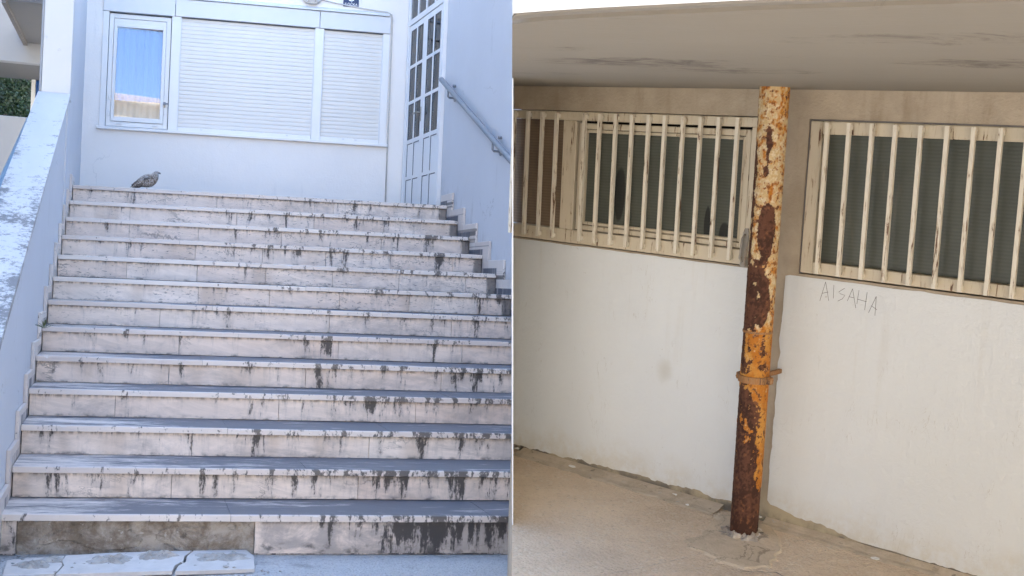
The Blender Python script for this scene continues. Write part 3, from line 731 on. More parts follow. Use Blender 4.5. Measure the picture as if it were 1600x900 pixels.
# cable, bulkhead lamp, number plate
single("wall_cable", tube([(2.36, YW - 0.02, 2.315), (2.45, YW - 0.012, 2.300), (2.56, YW - 0.012, 2.285), (2.75, YW - 0.012, 2.262), (2.95, YW - 0.012, 2.245), (3.08, YW - 0.012, 2.237), (3.125, YW - 0.012, 2.215), (3.135, YW - 0.012, 2.16), (3.138, YW - 0.012, 1.2), (3.142, YW - 0.012, 0.05)], 0.0075, 8),
       'cable', 'L', (3.1, YW, 0.05), "grey cable running from the wall lamp along and down the corner", "cable", sm=True)
for z in (1.75, 1.3, 0.75, 0.3):
    pass
la = thing("wall_lamp", "oval bulkhead lamp above the shutters at the top picture edge", "lamp", 'L', (2.26, YW, 2.36))
def oval(cx, cz, rx, rz, r, yy, n=28): return tube([(cx + rx * math.cos(2 * math.pi * k / n), yy, cz + rz * math.sin(2 * math.pi * k / n)) for k in range(n + 1)], r, 8)
part("ring", oval(2.26, 2.325, 0.095, 0.062, 0.016, YW - 0.035), 'cable', la, sm=True)
V, Fs = [], []
for r in range(7):
    for a in range(24):
        f = r / 6; w = 2 * math.pi * a / 24
        V.append((2.26 + 0.088 * math.sin(f * 1.57) * math.cos(w), YW - 0.03 - 0.06 * math.cos(f * 1.57), 2.325 + 0.056 * math.sin(f * 1.57) * math.sin(w)))
for r in range(6):
    for a in range(24): Fs.append((r * 24 + a, r * 24 + (a + 1) % 24, r * 24 + 24 + (a + 1) % 24, r * 24 + 24 + a))
part("globe", (V, Fs), 'ink', la, sm=True)
part("backplate", oval(2.26, 2.325, 0.06, 0.04, 0.03, YW - 0.008), 'steel', la)
for dx in (-0.035, 0.035):
    part("guard_bar", tube([(2.26 + dx, YW - 0.05, 2.27), (2.26 + dx, YW - 0.098, 2.30), (2.26 + dx, YW - 0.098, 2.35), (2.26 + dx, YW - 0.05, 2.38)], 0.005, 8), 'cable', la)
npl = thing("number_plate", "navy enamel house number plate reading 6 above a street name", "sign", 'L', (2.683, YW, 2.262))
part("plate", box(2.60, 2.766, YW - 0.012, YW - 0.002, 2.262, 2.46, 0.003), 'plate', npl)
def lettering(name, body, size, x, y, z, parent, mat):
    cu_ = bpy.data.curves.new(name, 'FONT'); cu_.body = body; cu_.size = size; cu_.align_x = 'CENTER'; cu_.extrude = 0.0008; cu_.resolution_u = 4
    tmp = link(bpy.data.objects.new(name + "_tmp", cu_))
    bpy.context.view_layer.update()
    me = bpy.data.meshes.new_from_object(tmp.evaluated_get(bpy.context.evaluated_depsgraph_get()))
    vs = [(x + v.co.x, y - v.co.z, z + v.co.y) for v in me.vertices]; fs = [tuple(p.vertices) for p in me.polygons]
    bpy.data.objects.remove(tmp); bpy.data.meshes.remove(me)
    return part(name, (vs, fs), mat, parent)
lettering("numeral", "6", 0.165, 2.683, YW - 0.0135, 2.322, npl, 'ink')
lettering("street_name", "ILOČKA", 0.038, 2.683, YW - 0.0135, 2.276, npl, 'ink')

# ------------------------------------------------------------------ right flank wall with the door and the handrail
FX = W + 0.026
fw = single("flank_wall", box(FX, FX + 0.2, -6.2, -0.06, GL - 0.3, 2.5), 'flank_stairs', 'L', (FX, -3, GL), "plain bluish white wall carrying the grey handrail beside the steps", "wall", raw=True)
dr = thing("double_door", "white double door with small panes at the top of the steps", "door", 'L', (FX, 0.62, NT), raw=True)
DX, DY0, DY1 = FX - 0.03, -0.055, 1.295
def toe(geo): return [(x - 0.062 * (y - DY0) / (DY1 - DY0), y, z) for x, y, z in geo[0]], geo[1]     # the doorway stands slightly aslant
def dbox(y0, y1, z0, z1, d0, d1, bev=0.002): return toe(box(DX + d0, DX + d1, y0, y1, z0, z1, bev))   # d: depth behind the door face
part("door_frame", join(dbox(DY0 - 0.0, DY0 + 0.045, NT, 3.3, -0.01, 0.10), dbox(DY1 - 0.05, DY1, NT, 3.3, -0.01, 0.10), dbox(DY0 + 0.045, DY1 - 0.05, 2.085, 2.145, -0.008, 0.10)), 'door', dr, raw=True)['kind'] = 'stuff'
mid = 0.62
ROWS = [(1.64, 2.02, 1), (1.25, 1.605, 1), (0.83, 1.215, 1), (0.43, 0.785, 0), (0.07, 0.395, 0)]
for (a, b) in ((DY0 + 0.048, mid - 0.003), (mid + 0.003, DY1 - 0.053)):
    leaf_holes = []; cols = []
    w = b - a; st_ = 0.075; mu = 0.045; pw_ = (w - 2 * st_ - mu) / 2
    cols = [(a + st_, a + st_ + pw_), (a + st_ + pw_ + mu, b - st_)]
    bars = [dbox(a, a + st_, NT + 0.008, 2.08, 0, 0.045), dbox(b - st_, b, NT + 0.008, 2.08, 0, 0.045), dbox(cols[0][1], cols[1][0], NT + 0.008, 2.08, 0.001, 0.045)]
    zz = [NT + 0.008] + [v for r in ROWS[::-1] for v in r[:2]] + [2.08]
    for c0, c1 in cols:
        for k in range(0, len(zz), 2): bars.append(dbox(c0, c1, zz[k], zz[k + 1], 0.001, 0.045))
    lf = part("door_leaf", join(*bars), 'door', dr, raw=True); lf['kind'] = 'stuff'
    for z0, z1, gl in ROWS:
        for c0, c1 in cols:
            part("bead", join(dbox(c0, c1, z1 - 0.009, z1, 0.0025, 0.0055, 0), dbox(c1 - 0.016, c1, z0, z1 - 0.009, 0.0025, 0.0055, 0)), 'seal', lf, raw=True)
            if gl:
                part("pane", dbox(c0 + 0.001, c1 - 0.001, z0 + 0.001, z1 - 0.001, 0.006, 0.010, 0), 'clear', lf, raw=True)
            else:
                part("panel", dbox(c0 + 0.001, c1 - 0.001, z0 + 0.001, z1 - 0.001, 0.006, 0.030, 0.001), 'door', lf, raw=True)
# transom panes over the leaves
tc = [DY0 + 0.048 + k * (DY1 - DY0 - 0.10) / 4 for k in range(5)]
part("transom", join(*[dbox(c - 0.022, c + 0.022, 2.147, 2.62, 0.0, 0.045) for c in tc], dbox(DY0 + 0.05, DY1 - 0.055, 2.625, 2.70, 0.0, 0.045)), 'door', dr, raw=True)['kind'] = 'stuff'
for k in range(4): part("transom_pane", dbox(tc[k] + 0.023, tc[k + 1] - 0.023, 2.148, 2.62, 0.006, 0.010, 0), 'clear', dr, raw=True)
part("overpanel", dbox(DY0 + 0.046, DY1 - 0.052, 2.702, 3.3, 0.0, 0.045), 'door', dr, raw=True)
part("handle", join(toe(tube([(DX - 0.004, mid + 0.045, 1.07), (DX - 0.05, mid + 0.045, 1.07), (DX - 0.055, mid + 0.06, 1.07), (DX - 0.052, mid + 0.15, 1.065)], 0.009, 8)), dbox(mid + 0.028, mid + 0.062, 0.98, 1.13, -0.006, 0.0)), 'brass', dr, raw=True)
V, Fs = [], []
for a in range(61):
    y = DY0 + 0.05 + (DY1 - DY0 - 0.1) * a / 60; V += [(DX + 0.052 + 0.007 * math.sin(a * 0.9), y, 0.8), (DX + 0.052 + 0.007 * math.sin(a * 0.9), y, 2.66)]
for a in range(60): Fs.append((2 * a, 2 * a + 1, 2 * a + 3, 2 * a + 2))
single("lace_curtain", toe((V, Fs)), 'lace', 'L', (DX + 0.085, 0.6, 0.8), "grey net curtain behind the panes of the double door", "curtain", raw=True, sm=True)
single("door_lobby", box(FX + 0.075, FX + 0.2, DY0, DY1 + 0.02, GL, 3.6), 'dark', 'L', (FX + 0.2, 0.6, 0), "dark lobby behind the glazed double door", "lobby", raw=True)

hr = thing("handrail", "grey steel handrail bracketed to the right hand wall", "handrail", 'L', (W - 0.06, -1.6, 0.6), raw=True)
hp = [(FX - 0.075, -0.20, 1.275), (FX - 0.075, -0.24, 1.258), (FX - 0.075, -2.32, 0.355), (FX - 0.075, -5.2, -0.895)]
part("rail", tube(hp, 0.026, 16), 'steel', hr, raw=True, sm=True)
zr = lambda y: 1.258 + 0.4341 * (y + 0.24)
for y in (-0.48, -2.02, -3.6):
    br = part("bracket", tube([(FX - 0.075, y, zr(y) - 0.02), (FX - 0.075, y, zr(y) - 0.085), (FX - 0.065, y, zr(y) - 0.095), (FX - 0.004, y, zr(y) - 0.095)], 0.010, 8), 'steel', hr, raw=True)
    part("wall_plate", tube([(FX - 0.012, y, zr(y) - 0.095), (FX - 0.001, y, zr(y) - 0.095)], 0.035, 14), 'steel', br, raw=True)
    part("bolt_cap", tube([(FX - 0.03, y, zr(y) + 0.02), (FX - 0.001, y, zr(y) + 0.02)], 0.014, 10), 'steel', br, raw=True)

# ------------------------------------------------------------------ the bird on the top step
bd = thing("bird", "speckled grey brown bird resting on the edge of the top step", "bird", 'L', (0.62, 0.075, NT), raw=True)
BX, BY = 0.494, 0.075 + SK * 0.6
SP = [(0.008, 0.008, 0.005, 0.012), (0.035, 0.026, 0.018, 0.024), (0.065, 0.048, 0.034, 0.040), (0.100, 0.066, 0.051, 0.053), (0.135, 0.076, 0.062, 0.060), (0.163, 0.085, 0.064, 0.060),
      (0.186, 0.099, 0.056, 0.052), (0.202, 0.116, 0.045, 0.042), (0.211, 0.132, 0.035, 0.033), (0.217, 0.146, 0.028, 0.026), (0.226, 0.158, 0.0225, 0.021), (0.237, 0.160, 0.014, 0.013), (0.243, 0.158, 0.004, 0.004)]
V, Fs = [], []; seg = 20
for k, (x, z, rv, rw) in enumerate(SP):
    a = SP[max(k - 1, 0)]; b = SP[min(k + 1, len(SP) - 1)]
    t = Vector((b[0] - a[0], 0, b[1] - a[1])).normalized(); u = Vector((-t.z, 0, t.x))
    for q in range(seg):
        w = 2 * math.pi * q / seg
        p = Vector((x, 0, z)) + u * rv * math.sin(w) + Vector((0, 1, 0)) * rw * math.cos(w)
        V.append((BX + p.x, BY + p.y, NT + max(p.z, 0.008)))
for k in range(len(SP) - 1):
    for q in range(seg): Fs.append((k * seg + q, k * seg + (q + 1) % seg, (k + 1) * seg + (q + 1) % seg, (k + 1) * seg + q))
Fs += [tuple(range(seg))[::-1], tuple(range((len(SP) - 1) * seg, len(SP) * seg))]
g = G("plumage"); c = g.co()
sc = g.vor(g.vmul(c, (1.0, 1.0, 1.6)), 75); n1 = g.noise(c, 40, 4, 0.7, 0.6)
k_ = g.mix(g.step(n1, 0.40, 0.60), (0.085, 0.060, 0.042), (0.31, 0.235, 0.17))
k_ = g.mix(g.math('MULTIPLY', g.step(sc, 0.42, 0.62), 0.8), k_, (0.46, 0.43, 0.41))
s_ = g.sep(c)
k_ = g.mix(g.math('MULTIPLY', g.step(s_[2], 0.125, 0.15), 0.5), k_, (0.36, 0.34, 0.33))
M['plumage'] = g.done(k_, 0.8, g.bump(g.math('ADD', sc, n1), 0.6, 0.006))
g = G("wing_feathers"); c = g.co()
bars = g.noise(g.vmul(c, (25, 25, 110)), 1.0, 4, 0.6, 0.8)
M['wing'] = g.done(g.mix(g.step(bars, 0.40, 0.66), (0.05, 0.042, 0.038), (0.24, 0.195, 0.16)), 0.7, g.bump(bars, 0.5, 0.005))
bo = part("body", (V, Fs), 'plumage', bd, raw=True, sm=True)
md = bo.modifiers.new("smooth", 'SUBSURF'); md.levels = md.render_levels = 2
for sgn in (-1, 1):                            # folded wings: long leaf-shaped shells on the flanks
    V, Fs = [], []
    for k in range(11):
        f = k / 10; x = 0.172 - 0.160 * f; z0 = 0.116 - 0.098 * f ** 1.05
        hw = 0.033 * math.sin(math.pi * min(1, 0.22 + 0.78 * (1 - f))) + 0.003
        yb = 0.063 - 0.055 * f ** 1.8
        for q in range(7):
            w = (q / 6 - 0.5) * 2
            V.append((BX + x - 0.006 * w, BY + sgn * (yb * (1 - 0.22 * w * w) + 0.001), NT + max(0.010, z0 - 0.008 + hw * w)))
    for k in range(10):
        for q in range(6):
            f_ = (k * 7 + q, k * 7 + q + 1, k * 7 + q + 8, k * 7 + q + 7); Fs.append(f_ if sgn < 0 else f_[::-1])
    wo = part("wing", (V, Fs), 'wing', bd, raw=True, sm=True)
    wo.modifiers.new("thick", 'SOLIDIFY').thickness = 0.004
part("tail", prism([(BX + 0.045, BY - 0.018, NT + 0.032), (BX - 0.002, BY - 0.014, NT + 0.009), (BX - 0.004, BY + 0.014, NT + 0.009), (BX + 0.045, BY + 0.018, NT + 0.032)], (0, 0, 0.006)), 'wing', bd, raw=True)
part("beak", tube([(BX + 0.236, BY, NT + 0.160), (BX + 0.248, BY, NT + 0.157), (BX + 0.256, BY, NT + 0.153), (BX + 0.259, BY, NT + 0.149)], [0.0085, 0.0075, 0.006, 0.002], 10), 'seal', bd, raw=True, sm=True)
for sgn in (-1, 1):
    part("eye", tube([(BX + 0.226, BY + sgn * 0.0175, NT + 0.162), (BX + 0.226, BY + sgn * 0.0205, NT + 0.162)], [0.0045, 0.003], 10), 'seal', bd, raw=True)
    part("leg", join(tube([(BX + 0.140, BY + sgn * 0.02, NT + 0.03), (BX + 0.143, BY + sgn * 0.02, NT + 0.004)], 0.003, 6), tube([(BX + 0.135, BY + sgn * 0.02, NT + 0.004), (BX + 0.168, BY + sgn * 0.024, NT + 0.003)], 0.003, 6)), 'brass', bd, raw=True)

# ------------------------------------------------------------------ beyond the parapet: neighbour's balcony, garden wall, tree
nb = thing("neighbour_house", "neighbouring house with white balcony front seen left of the pillar", "house", 'L', (-0.6, 4.1, -2.5), raw=True)
part("balcony_front", box(-2.6, 0.3, 4.17, 4.33, 1.79, 3.6), 'shell', nb, raw=True)
part("balcony_soffit", prism([(-0.80, 4.165, 2.03), (-0.815, 1.85, 2.03), (-0.30, 1.85, 2.03), (-0.30, 4.165, 2.03)], (0, 0, 0.15)), 'grey_soffit', nb, raw=True)
part("soffit_trim", prism([(-0.845, 4.168, 1.995), (-0.858, 1.85, 1.995), (-0.816, 1.85, 1.995), (-0.802, 4.168, 1.995)], (0, 0, 0.20)), 'trim', nb, raw=True)
part("balcony_slab", box(-2.6, 0.3, 4.34, 5.6, 1.80, 1.95), 'grey_soffit', nb, raw=True)
part("wall", box(-0.86, 0.3, 5.62, 5.8, -2.6, 3.6), 'wall', nb, raw=True)
nd = part("balcony_door", frame(-0.855, -0.60, 0.6, 1.92, 0.05, 5.55, 5.61), 'pvc', nb, raw=True)
part("pane", box(-0.804, -0.651, 5.575, 5.58, 0.65, 1.87), 'clear', nd, raw=True)
part("door_sky_tint", box(-0.80, -0.655, 5.592, 5.60, 0.66, 1.86), 'curtain', nd, raw=True)  # blue sheet stands for the sky reflected in the balcony door
part("sun_block_wall", box(-16.0, 5.0, 11.5, 11.9, -2.6, 22.0), 'blocker', nb, raw=True)  # added tall wall, blocks the sun from the garden and court
gw = single("garden_wall", box(-3.2, -0.62, 4.05, 4.2, -2.6, 1.105, 0.01), 'shell', 'L', (-1.6, 4.1, -2.6), "low white garden wall below the dark tree at far left", "wall", raw=True)

def tree(loc, h, r, label, seed):
    rnd = random.Random(seed)
    t = thing("tree", label, "tree", 'L', loc, "trees behind the garden wall", raw=True)
    bx, by, bz = loc
    part("trunk", tube([(bx, by, bz), (bx + 0.05, by, bz + h * .3), (bx - 0.04, by + .05, bz + h * .6), (bx, by, bz + h * .92)], [0.11, 0.09, 0.06, 0.02], 10), 'bark', t, raw=True, sm=True)
    clumps = []
    for k in range(9):
        a = k * 2.4; z = bz + h * rnd.uniform(0.32, 0.9); rr = r * rnd.uniform(0.45, 0.85)
        e = (bx + rr * math.cos(a), by + rr * math.sin(a), z + 0.25)
        part("limb", tube([(bx, by, z - 0.25), ((bx + e[0]) / 2, (by + e[1]) / 2, z + 0.05), e], [0.035, 0.025, 0.008], 6), 'bark', t, raw=True)
        clumps.append(e)
    for k in range(90):
        a = rnd.uniform(0, 6.28); rr = r * math.sqrt(rnd.random()); clumps.append((bx + rr * math.cos(a), by + rr * math.sin(a), bz + h * rnd.uniform(0.22, 1.0)))
    V, Fs = [], []
    for cx, cy, cz in clumps:
        cr = rnd.uniform(0.22, 0.42)
        for k in range(150):
            d = Vector((rnd.gauss(0, 1), rnd.gauss(0, 1), rnd.gauss(0, .8))).normalized() * cr * rnd.random() ** 0.4
            p = Vector((cx, cy, cz)) + d; L_ = rnd.uniform(0.05, 0.09)
            u = Vector((rnd.gauss(0, 1), rnd.gauss(0, 1), rnd.gauss(0, .6) - .4)).normalized(); v = u.cross(Vector((rnd.gauss(0, 1), rnd.gauss(0, 1), rnd.gauss(0, 1)))).normalized() * L_ * 0.28
            n = len(V); V += [tuple(p), tuple(p + u * L_ * .5 + v), tuple(p + u * L_), tuple(p + u * L_ * .5 - v)]; Fs.append((n, n + 1, n + 2, n + 3))
    part("crown", (V, Fs), 'leaf', t, raw=True)
tree((-1.75, 7.4, -2.6), 5.2, 1.15, "dark green leafy tree under the balcony, left of the white door", 3)
tree((-2.6, 9.6, -2.6), 6.2, 1.7, "taller dark tree further behind the garden wall", 5)

# the houses round the court: one across the street behind the viewer (mirrored in the window), one added along the left to cut sky light
def street_house(label, x0, x1, y0, y1, h, mat, face, wins):
    t = thing("house", label, "house", 'W', ((x0 + x1) / 2, (y0 + y1) / 2, -0.95), "houses across the street")
    part("wall", box(x0, x1, y0, y1, -0.95, h), mat, t)
    part("roof", box(x0 - .3, x1 + .3, y0 - .3, y1 + .3, h, h + 0.25, 0.03), mat, t)
    for (u, z) in wins:
        if face == 'y': a_, b_ = (u, u + 1.2, y1 - 0.01, y1 + 0.05), (u + .09, u + 1.11, y1 + 0.05, y1 + 0.06)
        else: a_, b_ = (x1 - 0.01, x1 + 0.05, u, u + 1.2), (x1 + 0.05, x1 + 0.06, u + .09, u + 1.11)
        w_ = part("window", box(*a_, z, z + 1.4, 0.01), 'pvc', t); part("pane", box(*b_, z + .09, z + 1.31), 'seal', w_)
street_house("long cream house across the street behind the viewer", -16, 20, -22, -12, 7.8, 'cream', 'y', [(x, z) for x in range(-14, 19, 4) for z in (0.6, 3.6)])
street_house("tall grey house added left of the court to shut out sky light", -13, -8.0, -10, 9.0, 8.0, 'grey_soffit', 'x', [(y, z) for y in (-8, -4.5, -1, 2.5, 6) for z in (0.6, 4.0)])

# ================================================================== the barred-window wall (place R)
RE = lambda y, z: (-0.9654 - 0.66566 * y - 0.03831 * z) / 0.74527 + 0.001     # left end of the block
GR = 0.026
# terrace paving
ter = single("terrace", prism([(RE(0.3, GR), 0.3, GR), (RE(-9.0, GR), -9.0, GR), (9.0, -9.0, GR), (9.0, 0.3, GR)], (0, 0, -0.6)), 'terrace', 'R', (1.0, -1.5, GR), kind='structure')
# cement fillet along the wall foot
a = rag((RE(-0.085, GR), -0.085, GR), (-0.10, -0.10, GR), 0.02, 0.03, 1, (0, 1, 0)); a[0] = (RE(-0.085, GR) , -0.085, GR)
V, Fs = [], []
def strip(line, y_in, z_in, z_out):
    V, Fs = [], []
    for (x, y, z) in line: V += [(x, y, z_out), (x, y + 0.01, z_out + 0.004), (x, (y + y_in) / 2, z_out + 0.006), (x, y_in, z_in)]
    for k in range(len(line) - 1):
        for q in range(3): i0 = k * 4 + q; Fs.append((i0, i0 + 4, i0 + 5, i0 + 1))
    return V, Fs
part("cement_fillet", strip(a, 0.0, GR + 0.022, GR + 0.0005), 'cement', ter)
a = rag((0.10, -0.06, GR), (1.9, -0.055, GR), 0.02, 0.028, 4, (0, 1, 0))
part("cement_fillet", strip(a, 0.0, GR + 0.022, GR + 0.0005), 'cement', ter)
# irregular cement patch round the pipe foot
pp_ = [(-0.10, -0.06), (-0.05, -0.20), (0.0, -0.33), (-0.012, -0.44), (0.03, -0.50), (0.12, -0.50), (0.20, -0.54), (0.31, -0.53), (0.36, -0.44), (0.33, -0.32), (0.30, -0.22), (0.22, -0.12), (0.14, -0.02), (0.0, -0.01)]
out = []
for k in range(len(pp_)):
    p, q = pp_[k], pp_[(k + 1) % len(pp_)]
    for f in range(8):
        t_ = f / 8; x = p[0] + (q[0] - p[0]) * t_; y = p[1] + (q[1] - p[1]) * t_; n_ = noise.fractal(Vector((x * 18, y * 18, 2)), 1, 2, 4) * 0.012
        out.append((x + n_, min(y + n_ * 0.8, -0.004)))
nO = len(out)
V = [(x, y, GR - 0.002) for x, y in out] + [(0.13 + (x - 0.13) * 0.93, -0.25 + (y + 0.25) * 0.93, GR + 0.005) for x, y in out] + [(0.13 + (x - 0.13) * 0.6, -0.25 + (y + 0.25) * 0.6, GR + 0.008) for x, y in out] + [(0.1, -0.22, GR + 0.009)]
Fs = []
for k in range(nO):
    j = (k + 1) % nO
    Fs += [(k, j, nO + j, nO + k), (nO + k, nO + j, 2 * nO + j, 2 * nO + k), (2 * nO + k, 2 * nO + j, 3 * nO)]
part("cement_patch", (V, Fs), 'cement_patch', ter, sm=False)
# cracks in the paving
def crack(pts, w, seed):
    V, Fs = [], []; line = []
    for k in range(len(pts) - 1): line += rag((*pts[k], 0), (*pts[k + 1], 0), 0.012, 0.018, seed + k, (0.4, 1, 0))[:-1]
    for k, (x, y, z) in enumerate(line):
        ww_ = w * (0.4 + abs(noise.noise(Vector((k * 0.4, seed, 0)))) * 1.6); V += [(x, y - ww_, GR + 0.0015), (x, y + ww_, GR + 0.0015)]
    for k in range(len(line) - 1): Fs.append((2 * k, 2 * k + 2, 2 * k + 3, 2 * k + 1))
    part("crack", (V, Fs), 'trim', ter)
crack([(-0.21, -1.19), (-0.05, -1.02), (0.02, -0.84), (0.10, -0.56)], 0.0025, 2)
crack([(0.30, -0.55), (0.40, -0.46), (0.52, -0.50)], 0.003, 5)
crack([(0.31, -0.22), (0.29, -0.12), (0.33, -0.05)], 0.002, 8)

# the wall with its openings
WA = (-1.7, -0.055, 1.062, 1.665); WB = (0.160, 1.62, 1.060, 1.662)
bw = thing("barred_window_wall", "rough beige wall with whitewashed lower half under the low overhang", "wall", 'R', (0.3, 0, GR))
cutx = lambda v: RE(0.0, v[2])
wall_geo = sheet(-1.7, 2.6, -0.5, 1.7725, 0.0, 0.20, [(-1.7, -0.055, 1.062, 1.665), WB], cut=lambda v: RE(0.0, v[2]))
part("wall", wall_geo, 'bare', bw)
# whitewash coat with ragged edges, a few millimetres thick
def coat(outline, dy):
    V = [(x, -dy, z) for x, z in outline] + [(x, 0.0005, z) for x, z in outline]; n = len(outline)
    return V, [tuple(range(n))] + [(i, n + i, n + (i + 1) % n, (i + 1) % n) for i in range(n)]
xz = lambda L_: [(p[0], p[2]) for p in L_]
bot = rag((RE(0, 0.05), 0, 0.050), (-0.60, 0, 0.072), 0.010, 0.026, 11, (0, 0, 1))[:-1] + rag((-0.60, 0, 0.072), (-0.03, 0, 0.072), 0.010, 0.026, 21, (0, 0, 1))
o = xz(bot) + [(-0.028, 1.056)] + xz(rag((-0.05, 0, 1.056), (RE(0, 1.056), 0, 1.056), 0.02, 0.004, 12, (0, 0, 1)))
part("whitewash_coat", coat(o, 0.004), 'whitewash', bw)
bot = rag((0.115, 0, 0.105), (0.50, 0, 0.055), 0.010, 0.022, 13, (0, 0, 1))[:-1] + rag((0.50, 0, 0.055), (2.58, 0, 0.045), 0.010, 0.024, 14, (0, 0, 1))
o = xz(bot) + [(2.58, 1.052)] + xz(rag((2.56, 0, 1.052), (0.125, 0, 1.050), 0.02, 0.004, 14, (0, 0, 1))) + xz(rag((0.108, 0, 1.045), (0.10, 0, 0.12), 0.014, 0.012, 15, (1, 0, 0)))
part("whitewash_coat", coat(o, 0.004), 'whitewash', bw)
# letters scratched into the whitewash: AISAHA
ST = [((0.263, .965), (0.281, 1.042)), ((0.281, 1.042), (0.300, .970)), ((0.271, .996), (0.295, 1.004)), ((0.316, 1.034), (0.318, .982)),
      ((0.361, 1.027), (0.337, 1.009), (0.348, 1.003), (0.364, 1.000), (0.355, .985), (0.337, .974)), ((0.376, .980), (0.393, 1.029)), ((0.393, 1.029), (0.412, .957)), ((0.380, .997), (0.401, .995)),
      ((0.419, 1.027), (0.415, .973)), ((0.452, 1.024), (0.448, .955)), ((0.416, .992), (0.453, .987)), ((0.464, .947), (0.489, 1.012)), ((0.489, 1.012), (0.490, .939)), ((0.472, .975), (0.496, .962))]
for s in ST:
    V, Fs = [], []
    for k in range(len(s)):
        d = Vector((s[min(k + 1, len(s) - 1)][0] - s[max(k - 1, 0)][0], s[min(k + 1, len(s) - 1)][1] - s[max(k - 1, 0)][1])).normalized() * 0.0008
        V += [(s[k][0] - d.y, -0.0046, s[k][1] + d.x), (s[k][0] + d.y, -0.0046, s[k][1] - d.x)]
    for k in range(len(s) - 1): Fs.append((2 * k, 2 * k + 1, 2 * k + 3, 2 * k + 2))
    part("scratched_stroke", (V, Fs), 'scratch', bw)

# overhang: soffit rising gently from the wall to the front edge, white fascia above it
zs = lambda y: 1.773
front = [(RE(-2.65, 1.773), -2.65), (1.08, -2.68), (1.17, -2.695), (1.27, -2.705), (1.496, -2.714), (1.819, -2.700), (5.0, -2.58)]
oo = thing("overhang", "low concrete overhang with grey mould stained soffit and white front edge", "canopy", 'R', (0.5, -0.7, 1.77))
N_ = len(front)
V = [(x, y, zs(y)) for x, y in front] + [(RE(-0.001, 1.774), -0.001, zs(0)), (5.0, -0.001, zs(0))]
# soffit sheet with real thickness
poly = [(x, y, zs(y)) for x, y in front] + [(5.0, 0.19, zs(0)), (5.0, -0.001, zs(0)), (RE(-0.001, 1.774), -0.001, zs(0))]
poly = [(x, y, zs(y)) for x, y in front] + [(5.0, 0.2, zs(0)), (RE(0.0, 1.774), 0.2, zs(0)), (RE(-0.001, 1.774), -0.001, zs(0))]
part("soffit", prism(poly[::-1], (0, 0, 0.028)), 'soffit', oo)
lip = []; top = []
for k in range(N_ - 1):
    (x0, y0_), (x1, y1_) = front[k], front[k + 1]
    lip.append(prism([(x0, y0_ - 0.024, zs(y0_) + 0.003), (x0, y0_ - 0.072, zs(y0_) + 0.001), (x0, y0_ - 0.072, zs(y0_) + 0.006), (x0, y0_ - 0.024, zs(y0_) + 0.02)], (x1 - x0, y1_ - y0_, zs(y1_) - zs(y0_))))
    top.append(prism([(x0, y0_ - 0.078, zs(y0_) + 0.004), (x0, y0_ - 0.078, zs(y0_) + 0.34), (x0, y0_ + 0.05, zs(y0_) + 0.34), (x0, y0_ + 0.05, zs(y0_) + 0.030)], (x1 - x0, y1_ - y0_, zs(y1_) - zs(y0_))))
def clipped(geo):                               # trim the ends flush with the left end of the block
    vs, fs = geo
    return [(max(x, RE(y, z)), y, z) for x, y, z in vs], fs
part("edge_moulding", clipped(join(*lip)), 'edge', oo)['kind'] = 'stuff'
part("fascia", clipped(join(*top)), 'fascia', oo)['kind'] = 'stuff'
part("deck", prism([(RE(-2.55, 1.99), -2.50, 1.99), (5.0, -2.45, 1.99), (5.0, 0.2, 1.99), (RE(-0.0, 1.99), 0.2, 1.99)], (0, 0, 0.12)), 'edge', oo)

# thin white baffle panel added at the left end of the terrace to block side light
def baffle(y0, y1):
    V = [(RE(y, z) + d, y, z) for d in (0.0, 0.006) for y in (y0, y1) for z in (GR, 1.771)]
    return V, box(0, 1, 0, 1, 0, 1)[1]
single("baffle_panel", baffle(-0.80, -0.004), 'fascia', 'R', (RE(-0.5, GR), -0.5, GR), "thin white screen panel added at the left end of the terrace to block side light", "baffle")

# windows with bars
def bars(parent, xs, zt, zb, lean=0.0):
    for k, x in enumerate(xs):
        w = 0.0072; j = random.uniform(-0.002, 0.002)
        top_ = [(x - w, zt + j), (x + w, zt + j)]
        g1 = prism([(x - w, -0.030, zb), (x + w, -0.030, zb), (x + w + lean, -0.030, zt + j), (x - w + lean, -0.030, zt + j)], (0, 0.016, 0))
        o = part("bar", g1, 'bar_paint', parent)
        part("weld", join(box(x - w * 0.9, x + w * 0.9, -0.0135, 0.000, zb + 0.004, zb + 0.022, 0.002), box(x + lean - w * 0.9, x + lean + w * 0.9, -0.0135, 0.000, zt - 0.024, zt - 0.006, 0.002)), 'bar_paint', o)['kind'] = 'stuff'
LA = RE(0.0, 1.3) + 0.012
wa = thing("barred_window", "long cream metal barred window left of the rusty pipe", "window", 'R', (-0.7, 0, 1.07))
part("frame", clipped(join(box(RE(0, 1.1), -0.058, -0.001, 0.06, 1.066, 1.128, 0.003), box(RE(0, 1.64), -0.058, -0.001, 0.06, 1.622, 1.662, 0.003),
      box(-1.060, -0.983, -0.003, 0.06, 1.128, 1.622, 0.003), box(-0.088, -0.058, -0.001, 0.06, 1.128, 1.622, 0.003))), 'frame_paint', wa)['kind'] = 'stuff'
sa = part("sash", frame(-0.974, -0.092, 1.132, 1.612, 0.026, 0.006, 0.05, 0.022), 'frame_paint', wa)
part("glazing_bead", frame(-0.946, -0.120, 1.156, 1.584, 0.014, 0.014, 0.045), 'frame_paint', sa)
part("pane", box(-0.934, -0.132, 0.026, 0.031, 1.168, 1.572), 'glass_rubbed', sa)
part("brown_pane", clipped(([(x, y, z) for x in (RE(0.03, 1.37), -1.062) for y in (0.028, 0.033) for z in (1.129, 1.621)], box(0, 1, 0, 1, 0, 1)[1])), 'glass_brown', wa, label="brown ribbed pane at the far left of the window")
